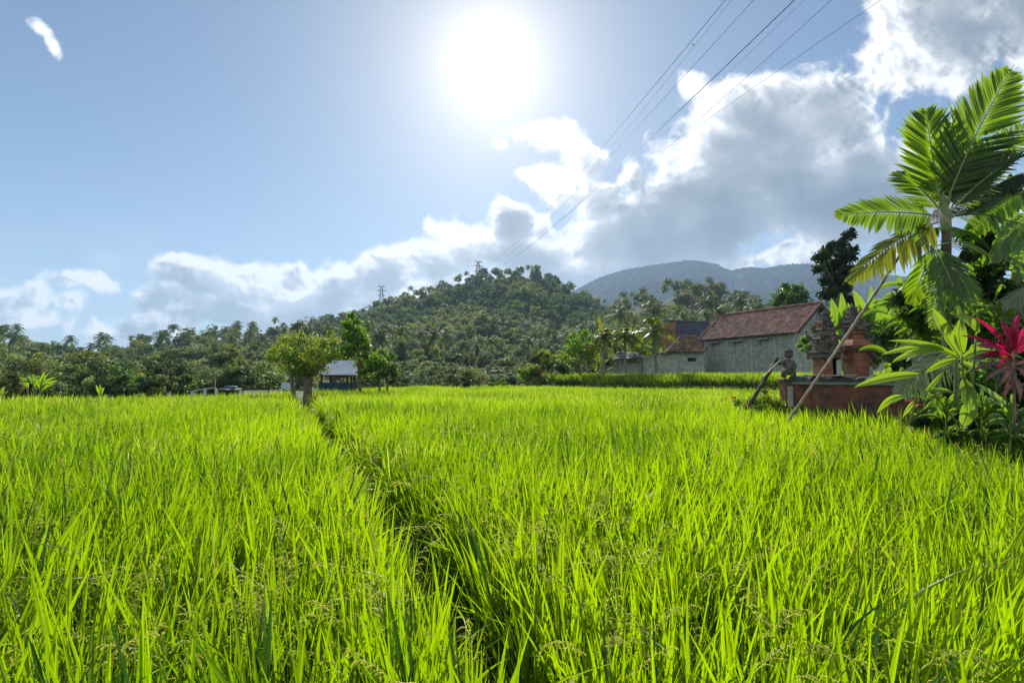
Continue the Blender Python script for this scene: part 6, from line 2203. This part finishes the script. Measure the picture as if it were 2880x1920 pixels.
frond_plant('feather_palm', 'small palm with pale shining narrow fronds over the red wall end', 'palm tree', (2690, 1130), 6.8,
            [((2690, 1002), (2605, 1012), (2522, 1110), 78, 44, (0, -.6, .8), .45, 50, .05, 0, (-.1, -.3), 5),
             ((2690, 1002), (2640, 965), (2560, 1010), 60, 32, (0, -.6, .8), .4, 50, .1, 0, (.2, .3), 5),
             ((2692, 1005), (2760, 990), (2800, 1060), 60, 30, (0, -.6, .8), .4, 50, .1, 0, (.2, .3), 5)], [M_palmgrey], seed=4)
frond_plant('feather_palm', 'grey shining palm fronds hanging at the right edge above the magenta plant', 'palm tree', (2900, 1000), 8.0,
            [((2905, 800), (2850, 830), (2790, 900), 50, 30, (0, -.6, .8), .4, 50, .05, 0, (.1, .2), 6),
             ((2910, 820), (2870, 870), (2840, 910), 44, 24, (0, -.6, .8), .4, 50, .05, 0, (.1, .1), 6)], [M_palmgrey], seed=6)
# torn banana leaves at the right edge
frond_plant('banana_plant', 'banana plant with torn tattered leaves overhanging at the right frame edge', 'banana plant', (2900, 1000), 8.4,
            [((2890, 485), (2800, 500), (2705, 610), 30, 22, (0, -.5, 1), .9, 70, -.3, 1, (.1, .1), 20),
             ((2905, 530), (2800, 560), (2695, 690), 52, 24, (0, -.8, .6), .5, 66, .1, 0, (.1, .1), 18),
             ((2905, 600), (2830, 640), (2790, 740), 46, 16, (0, -1, .3), .5, 70, .0, 0, (-.1, -.2), 22),
             ((2850, 640), (2770, 640), (2700, 740), 46, 20, (0, -.8, .6), .5, 66, .0, 1, (.2, .3), 18),
             ((2910, 640), (2880, 680), (2860, 800), 46, 14, (0, -1, .3), .3, 70, .0, 0, (-.2, -.3), 24)], [M_banana, M_darkleaf], seed=7)
leaf_plant('banana_plant', 'dark drooping banana leaves crossing against the sky at the right edge', 'banana plant', (2910, 900),
           [(2850, 535, 2838, 510, 2842, 488, 18), (2852, 535, 2870, 520, 2890, 500, 20), (2852, 540, 2868, 555, 2880, 575, 22), (2848, 540, 2830, 545, 2818, 540, 10)], 8.6, [M_darkleaf], [(2910, 640, 2850, 538, 3)], zb=.7, seed=3)

leaf_plant('ginger_plant', 'broad leaved ginger plant with glowing yellow green leaves over the wall end', 'plant', (2715, 1200),
           [(2700, 1003, 2652, 940, 2622, 866, 44), (2708, 992, 2686, 935, 2706, 896, 32), (2702, 1008, 2620, 962, 2498, 958, 20), (2650, 975, 2560, 972, 2478, 998, 16), (2655, 982, 2560, 985, 2508, 1020, 17),
            (2752, 935, 2724, 888, 2668, 880, 24), (2742, 945, 2752, 905, 2745, 880, 18), (2585, 1052, 2490, 1056, 2403, 1089, 22), (2535, 1112, 2492, 1120, 2465, 1163, 15), (2570, 1130, 2552, 1145, 2536, 1176, 13),
            (2712, 1066, 2722, 1120, 2738, 1182, 36), (2738, 1125, 2718, 1165, 2703, 1204, 34), (2742, 1078, 2800, 1120, 2856, 1152, 26), (2605, 1098, 2632, 1140, 2650, 1178, 15), (2610, 1100, 2650, 1092, 2685, 1106, 13),
            (2602, 1102, 2628, 1075, 2655, 1045, 11), (2705, 1010, 2740, 980, 2790, 985, 18), (2700, 1020, 2740, 1030, 2770, 1050, 18), (2690, 1010, 2640, 1020, 2600, 1050, 15)],
           6.3, [M_ginger], [(2715, 1200, 2705, 1000, 4), (2700, 1200, 2620, 1100, 3), (2725, 1200, 2745, 940, 4), (2560, 1190, 2585, 1055, 3)], zb=.6, seed=11)
leaf_plant('cordyline', 'magenta leaved cordyline glowing in the backlight at the right edge', 'plant', (2852, 1200),
           [(2845, 1000, 2795, 925, 2738, 893, 15), (2846, 985, 2822, 930, 2815, 902, 34), (2850, 978, 2846, 920, 2866, 882, 16), (2856, 980, 2880, 930, 2915, 910, 24), (2845, 995, 2780, 955, 2704, 944, 14),
            (2842, 1002, 2790, 965, 2744, 972, 13), (2850, 990, 2838, 940, 2846, 915, 24), (2858, 992, 2890, 960, 2930, 965, 18), (2846, 1005, 2800, 985, 2760, 1000, 14, 0), (2850, 1006, 2820, 1010, 2800, 1035, 14, 0),
            (2845, 1022, 2785, 985, 2732, 1012, 12, 1), (2846, 1028, 2780, 1010, 2722, 1050, 11, 1), (2848, 1032, 2800, 1035, 2765, 1075, 12, 1), (2850, 1036, 2825, 1045, 2808, 1090, 13, 1), (2852, 1036, 2850, 1060, 2842, 1100, 12, 1),
            (2856, 1034, 2880, 1040, 2892, 1080, 12, 1), (2856, 1026, 2890, 1010, 2925, 1040, 12, 1), (2852, 1060, 2830, 1080, 2820, 1125, 11, 1), (2856, 1060, 2870, 1090, 2868, 1130, 11, 1), (2850, 1016, 2830, 1000, 2790, 990, 12, 2), (2848, 1015, 2800, 990, 2750, 985, 10, 2)],
           5.9, [M_pinkl, M_bronze, M_orange], [(2852, 1210, 2850, 985, 4)], zb=.6, seed=12, stemmat=M_wood, fold=.5)
px_plant('croton', 'small croton with red and yellow leaves at the foot of the wall end', 'plant', (2578, 1225), [(2586, 1160, 12), (2578, 1185, 14), (2590, 1205, 14), (2572, 1210, 12), (2560, 1130, 8), (2584, 1140, 8)], 8.3, .05, 70,
         [M_orange, M_pinkl, M_orange], tr=.01, zb=.5, seed=3, leafname='foliage', tname='stem', dY=10)
px_plant('shrub', 'bright weedy shrub growing against the corner post of the red wall', 'shrub', (2140, 1165), [(2120, 1128, 24), (2150, 1120, 26), (2180, 1132, 24), (2100, 1140, 18), (2165, 1145, 26), (2135, 1148, 24), (2195, 1148, 18), (2078, 1130, 12), (2150, 1100, 12)],
         11.6, .075, 240, [M_mixB, M_mixA, M_glossy], tr=.02, zb=.3, seed=3, asp=.25, leafname='foliage', tname='stem', droop=.2, dY=35)
px_plant('shrub', 'tiny brown tipped bush standing in the rice left of the weedy shrub', 'shrub', (2070, 1150), [(2068, 1128, 8), (2064, 1118, 5), (2074, 1138, 8)], 12.2, .05, 70, [M_dull, M_orange], tr=.012, zb=.3, seed=2, leafname='foliage', tname='stem', dY=8)

# bright cane-like plants at the far left
leaf_plant('cane_plant', 'clump of tall bright green cane plants at the far left edge of the rice', 'plant', (100, 1118),
           [(76, 1092, 68, 1070, 54, 1060, 9), (76, 1092, 66, 1085, 58, 1092, 7, 1), (78, 1090, 74, 1064, 62, 1064, 9), (93, 1080, 86, 1060, 74, 1058, 7), (93, 1080, 100, 1060, 112, 1056, 7), (94, 1085, 96, 1062, 90, 1050, 6),
            (112, 1100, 118, 1062, 128, 1042, 9), (114, 1095, 124, 1060, 140, 1048, 9), (114, 1098, 134, 1062, 160, 1062, 8), (116, 1098, 138, 1075, 165, 1068, 7), (114, 1100, 130, 1068, 152, 1080, 7), (113, 1098, 104, 1068, 98, 1058, 7),
            (92, 1095, 104, 1070, 120, 1062, 6), (116, 1100, 140, 1085, 158, 1078, 6)],
           23, [M_ginger, M_orange], [(78, 1125, 76, 1088, 3), (94, 1125, 93, 1078, 2.5), (110, 1125, 113, 1095, 3.5), (102, 1125, 100, 1090, 2)], zb=.2, seed=4, jit=.6)
leaf_plant('cane_plant', 'low bright leaves at the extreme left edge of the rice', 'plant', (5, 1125), [(6, 1120, 2, 1100, 14, 1085, 9), (4, 1120, -8, 1100, -20, 1095, 9), (8, 1120, 14, 1104, 24, 1100, 7), (-20, 1120, -30, 1090, -50, 1080, 9)], 22,
           [M_ginger], [(5, 1128, 5, 1112, 3)], zb=.2, seed=6)
leaf_plant('cane_plant', 'single small bright banana shoot behind the left rice', 'plant', (283, 1115), [(282, 1112, 274, 1090, 270, 1082, 6), (283, 1112, 288, 1095, 294, 1088, 6), (283, 1110, 283, 1090, 280, 1080, 5)], 28, [M_ginger], [(283, 1118, 283, 1105, 2)], zb=.2, seed=7)


# strap leaved plants filling the garden edge
def strap_clump(cx, cy, Y, n, ln, w, lab, mats, seed, up=1.0):
    r_ = np.random.RandomState(seed)
    out = []
    for i in range(n):
        a = PI * (.04 + .92 * (i + r_.rand()) / n); l = ln * (.6 + .6 * r_.rand())
        dx, dy = math.cos(a) * l, -math.sin(a) * l * up
        sx, sy = cx + r_.randn() * 6, cy - r_.rand() * ln * .8
        out.append((sx, sy, sx + dx * .6, sy + dy * .85, sx + dx * 1.05, sy + dy * .65 + abs(dx) * .35, w * (.7 + .6 * r_.rand()), r_.randint(len(mats))))
    leaf_plant('strap_leaf_plant', lab, 'plant', (cx, cy + 25), out, Y, mats, [(cx, cy + 30, cx, cy - ln * .6, 3)], zb=.5, jit=.5, seed=seed)


for q, (cx, cy, Y, n, ln, w, m) in enumerate([(2600, 1130, 7.6, 18, 85, 9, 0), (2660, 1190, 6.9, 18, 80, 9, 1), (2760, 1200, 6.6, 18, 85, 10, 1), (2840, 1240, 6.2, 16, 90, 9, 2), (2730, 1090, 7.2, 18, 95, 10, 0),
                                              (2800, 930, 8.0, 18, 100, 12, 0), (2580, 950, 8.8, 16, 90, 11, 0), (2860, 850, 8.6, 16, 110, 13, 1), (2660, 900, 7.9, 18, 95, 10, 0), (2500, 900, 12, 14, 70, 10, 0),
                                              (2760, 820, 8.8, 16, 100, 12, 1), (2540, 860, 11, 14, 70, 12, 0), (2800, 1080, 6.9, 16, 80, 9, 1)]):
    strap_clump(cx, cy, Y, n, ln, w, ['strap leaved plant on the red wall just left of the ginger stems', 'strap leaved plant at the rice edge right of the croton', 'arching strap leaves low beneath the ginger plant',
                                      'lowest strap leaved plant at the right corner of the rice', 'strap leaved plant among the ginger stems', 'strap leaved plant between the palm and the magenta plant',
                                      'strap leaved plant over the wall left of the palm trunk', 'tall strap leaves under the torn banana leaves', 'strap leaves hiding the lower palm trunk', 'small strap leaved plant right of the brick pillar',
                                      'strap leaved plant just right of the upper palm trunk', 'strap leaves below the yellowing frond', 'strap leaved plant just below the magenta leaves'][q],
                [[M_ginger, M_banana, M_mixB], [M_banana, M_glossy, M_ginger], [M_glossy, M_banana]][m], 60 + q)


def pavilion():
    Y = 13.
    p = at(2836, 772, Y); q = at(3040, 700, Y)
    zt = p[2]
    r = empty('pavilion', (p[0] + .4, Y, .7), 'corner of a small red tiled pavilion roof showing behind the palms at the right edge', 'pavilion')
    A = (p[0] + .4, Y - .3, zt); B = (p[0] + 3.6, Y - .3, zt); C = (p[0] + 3.6, Y + 1.3, zt + .9); D = (p[0] + 2.0, Y + 1.3, zt + .9)
    def roof(G):
        tiles(G, A, B, C, D); tiles(G, (p[0] + 2.6, Y + 2.9, zt), A, D, np.asarray(D) + [.01, 0, 0])
        ridge_caps(G, A, D, .07); ridge_caps(G, D, C, .08)
        roof_slab(G, [np.asarray(v) - [0, 0, .03] for v in (A, B, C, D)], .05)
    mk(roof, 'roof', M_tile, r)
    for dx in (.8, 3.2):
        for dy in (.1,):
            mk(lambda G: box(G, (p[0] + dx, Y + dy, .7), (.12, .12, zt - .7 + .1)), 'post', M_darkwood, r)
    mk(lambda G: box(G, (p[0] + 2.2, Y + .8, .7), (3.0, 1.6, .35)), 'platform', M_conc, r)
pavilion()
# ------------------------------------------------------------------ haze
def haze():
    G = Geo()
    box(G, (0, 1200, -4), (7600, 5000, 640))
    m, t, out = newmat('haze')
    v = t.n('ShaderNodeVolumePrincipled')
    v.inputs['Color'].default_value = (0.52, 0.72, 1.0, 1); v.inputs['Density'].default_value = HAZE
    v.inputs['Anisotropy'].default_value = 0.2
    t.l(v.outputs[0], out.inputs['Volume'])
    o = G.obj('haze', [m])
    tag(o, 'thin bluish haze in the valley air', 'haze', kind='stuff')


if HAZE > 0:
    haze()
